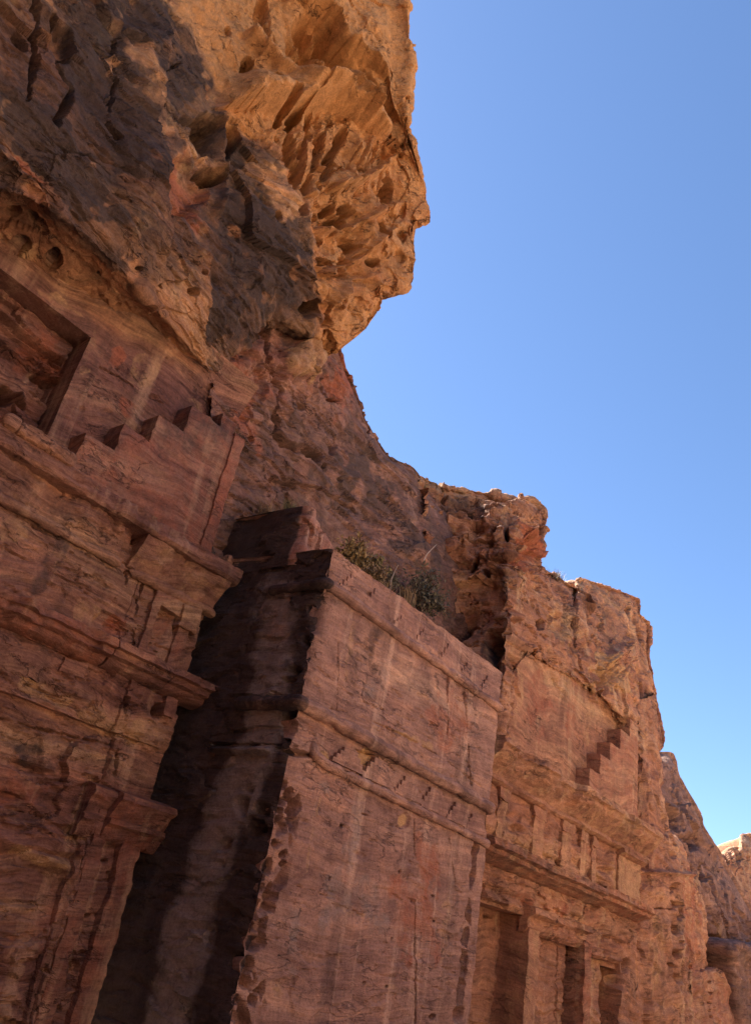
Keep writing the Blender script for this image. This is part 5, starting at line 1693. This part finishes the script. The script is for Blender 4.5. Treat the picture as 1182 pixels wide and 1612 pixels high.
LM_GREEN = leaf_mat('tamarisk_leaf', (0.05, 0.052, 0.036), (0.088, 0.086, 0.056), (0.15, 0.135, 0.085))
LM_OLIVE = leaf_mat('olive_leaf', (0.10, 0.095, 0.04), (0.18, 0.16, 0.07), (0.27, 0.22, 0.10))
LM_YELL = leaf_mat('yellowing_leaf', (0.17, 0.125, 0.05), (0.28, 0.20, 0.08), (0.38, 0.27, 0.11))
LM_DRY = leaf_mat('dry_grass', (0.14, 0.09, 0.05), (0.24, 0.16, 0.08), (0.34, 0.25, 0.13))
LM_TWIG = leaf_mat('twig', (0.05, 0.035, 0.025), (0.10, 0.07, 0.05), (0.16, 0.12, 0.09))
LM_PALE = leaf_mat('dead_stem', (0.32, 0.26, 0.2), (0.45, 0.38, 0.30), (0.55, 0.48, 0.4))


def stems_mesh(name, paths, r0, r1, mat, parent):
    V, Q = [], []
    for pts in paths:
        pts = np.array(pts)
        n = len(pts)
        tan = np.gradient(pts, axis=0)
        tan /= np.linalg.norm(tan, axis=1)[:, None] + 1e-9
        a = np.cross(tan, [0.3, 0.2, 0.93])
        a /= np.linalg.norm(a, axis=1)[:, None] + 1e-9
        b = np.cross(tan, a)
        rr = np.linspace(r0, r1, n)
        ang = np.linspace(0, 2 * math.pi, 5)[:-1]
        ring = pts[:, None] + rr[:, None, None] * (np.cos(ang)[None, :, None] * a[:, None] + np.sin(ang)[None, :, None] * b[:, None])
        o = sum(len(v) for v in V)
        V.append(ring.reshape(-1, 3))
        for i in range(n - 1):
            for k in range(4):
                Q.append((o + i * 4 + k, o + i * 4 + (k + 1) % 4, o + i * 4 + 4 + (k + 1) % 4, o + i * 4 + 4 + k))
    return link(name, raw_mesh(name, np.concatenate(V), np.array(Q), None, 0), mat, parent)


def shrub(loc, w, h, nst, nleaf, lmat, label, seed, leaf=0.05, lean=(0, 0), upright=0.6, droop=0.0, name='shrub', cat='shrub', group='shrubs on the ledge over the tower', spread=0.09):
    rs = np.random.RandomState(seed)
    t = thing(name, label, cat, tuple(loc), group)
    paths = []
    tips = []
    for k in range(nst):
        a = rs.rand() * 6.283
        rad = rs.rand() ** 0.6
        top = np.array([math.cos(a) * w * rad + lean[0], math.sin(a) * w * 0.8 * rad + lean[1], h * (0.45 + 0.55 * rs.rand()) * (1 - 0.35 * rad)])
        b = np.array([rs.normal() * 0.05 * w, rs.normal() * 0.05 * w, 0])
        tt = np.linspace(0, 1, 7)[:, None]
        m = b + (top - b) * np.array([0.35, 0.35, upright])
        pts = (1 - tt) ** 2 * b + 2 * tt * (1 - tt) * m + tt ** 2 * top
        pts[:, 2] -= droop * tt[:, 0] ** 3
        pts += np.cumsum(rs.normal(size=pts.shape) * 0.012 * h, 0) * tt
        paths.append(pts + np.array(loc))
        tips.append(pts)
        for j in range(3):
            i0 = 2 + rs.randint(4)
            e = pts[i0] + rs.normal(size=3) * np.array([0.22, 0.22, 0.16]) * h * 0.6
            sub = pts[i0] + np.linspace(0, 1, 5)[:, None] * (e - pts[i0])
            sub += rs.normal(size=sub.shape) * 0.008 * h
            paths.append(sub + np.array(loc))
            tips.append(sub)
    stems_mesh('stem', paths, 0.012 * max(0.6, h), 0.003, LM_TWIG, t)
    # leaves: small blades along the outer half of every twig
    per = max(1, nleaf // len(tips))
    V = np.zeros((per * len(tips), 4, 3))
    c = 0
    for pts in tips:
        f = 0.25 + 0.75 * rs.rand(per)
        i = np.minimum((f * (len(pts) - 1)).astype(int), len(pts) - 2)
        fr = (f * (len(pts) - 1) - i)[:, None]
        q = pts[i] * (1 - fr) + pts[i + 1] * fr + rs.normal(size=(per, 3)) * spread * h
        d = rs.normal(size=(per, 3)) + np.array([0, 0, 0.7])
        d /= np.linalg.norm(d, axis=1)[:, None]
        sd = np.cross(d, rs.normal(size=(per, 3)))
        sd /= np.linalg.norm(sd, axis=1)[:, None] + 1e-9
        L = leaf * (0.6 + 0.8 * rs.rand(per))[:, None]
        Wd = L * 0.22
        V[c:c + per, 0] = q
        V[c:c + per, 1] = q + d * L * 0.5 + sd * Wd
        V[c:c + per, 2] = q + d * L
        V[c:c + per, 3] = q + d * L * 0.5 - sd * Wd
        c += per
    V = V + np.array(loc)
    link('foliage', raw_mesh('foliage', V.reshape(-1, 3), np.arange(len(V) * 4).reshape(-1, 4), None, 0), lmat, t)
    return t


def tuft(loc, r, h, n, mat, label, seed, name='grass_tuft', group='dry tufts of grass on the rock'):
    rs = np.random.RandomState(seed)
    V, Q = [], []
    for k in range(n):
        a = rs.rand() * 6.283
        b = np.array([rs.normal() * r * 0.3, rs.normal() * r * 0.3, -0.04])
        d = np.array([math.cos(a) * r * rs.rand(), math.sin(a) * r * rs.rand(), h * (0.5 + 0.5 * rs.rand())])
        sd = np.array([-math.sin(a + 0.6), math.cos(a + 0.6), 0]) * 0.006
        m = b + d * np.array([0.35, 0.35, 0.65])
        e = b + d
        V += [b - sd, b + sd, m + sd * 0.8, m - sd * 0.8, e + sd * 0.2, e - sd * 0.2]
        o = 6 * k
        Q += [(o, o + 1, o + 2, o + 3), (o + 3, o + 2, o + 4, o + 5)]
    o = link(name, raw_mesh(name, np.array(V), np.array(Q), None, 0), mat)
    o.location = tuple(loc)
    o['label'] = label
    o['category'] = 'grass'
    o['group'] = group
    return o


def on(px, py, y, dz=0.0):
    q = P(px, py, y)
    return (q[0], q[1], q[2] + dz)


shrub(on(556, 892, 10.6), 0.55, 0.75, 22, 1300, LM_YELL, 'yellowing bush on the ledge, nearest the broken block of the tower', 1, 0.09)
shrub(on(582, 908, 10.6), 0.45, 0.62, 20, 1200, LM_OLIVE, 'olive green bush between the yellowing bush and the big dark shrub', 2, 0.09)
shrub(on(578, 920, 9.9), 0.38, 0.50, 30, 1500, LM_DRY, 'low straw coloured bush hanging over the edge below the olive bush', 3, 0.07, (0.05, -0.1))
shrub(on(612, 925, 11.0), 0.35, 0.55, 12, 800, LM_GREEN, 'small dark green bush left of the big dark shrub', 4, 0.06)
shrub(on(660, 965, 11.2), 0.75, 1.40, 34, 1600, LM_GREEN, 'largest dark green shrub on the ledge, standing against the orange cliff', 5, 0.10, (0.1, 0.0), 0.7)
shrub(on(672, 950, 10.9), 0.55, 0.35, 9, 700, LM_GREEN, 'sparse dark branch drooping over the ledge right of the big shrub', 6, 0.06, (0.75, 0), 0.9, 0.30)
shrub(on(640, 955, 10.2), 0.30, 0.45, 16, 700, LM_OLIVE, 'small yellow green bush at the foot of the big dark shrub', 7, 0.06)
tuft(on(640, 948, 9.7), 0.25, 0.42, 160, LM_DRY, 'straw tuft on the tower edge below the big dark shrub', 8)
tuft(on(600, 935, 9.9), 0.30, 0.40, 200, LM_DRY, 'straw tuft on the tower edge below the olive bush', 9)
tuft(on(420, 806, 11.6), 0.35, 0.26, 160, LM_DRY, 'pale grass tuft behind the dark top of the broken block', 10)
tuft(on(455, 800, 11.6), 0.28, 0.24, 90, LM_OLIVE, 'greenish grass tuft right behind the corner of the broken block', 11)
tuft(on(668, 772, 12.8), 0.18, 0.30, 60, LM_OLIVE, 'tiny tuft on the skyline where slope and cliff meet', 12)
tuft(on(876, 912, 10.7), 0.35, 0.35, 120, LM_DRY, 'sunlit dry tuft on the skyline beside the vertical crack', 13)


def stem(pts, label):
    o = stems_mesh('dead_stem', [pts], 0.014, 0.006, LM_PALE, None)
    o['label'] = label
    o['category'] = 'stem'
    o['group'] = 'bare pale stems among the shrubs'


stem([P(613, 928, 10.0), P(616, 912, 10.0), P(622, 898, 10.0), P(627, 889, 10.0)], 'bare pale stem leaning up between the straw tufts')
stem([P(667, 882, 10.6), P(672, 872, 10.6), P(680, 864, 10.6), P(687, 857, 10.6)], 'bare pale twig sticking out of the big dark shrub')
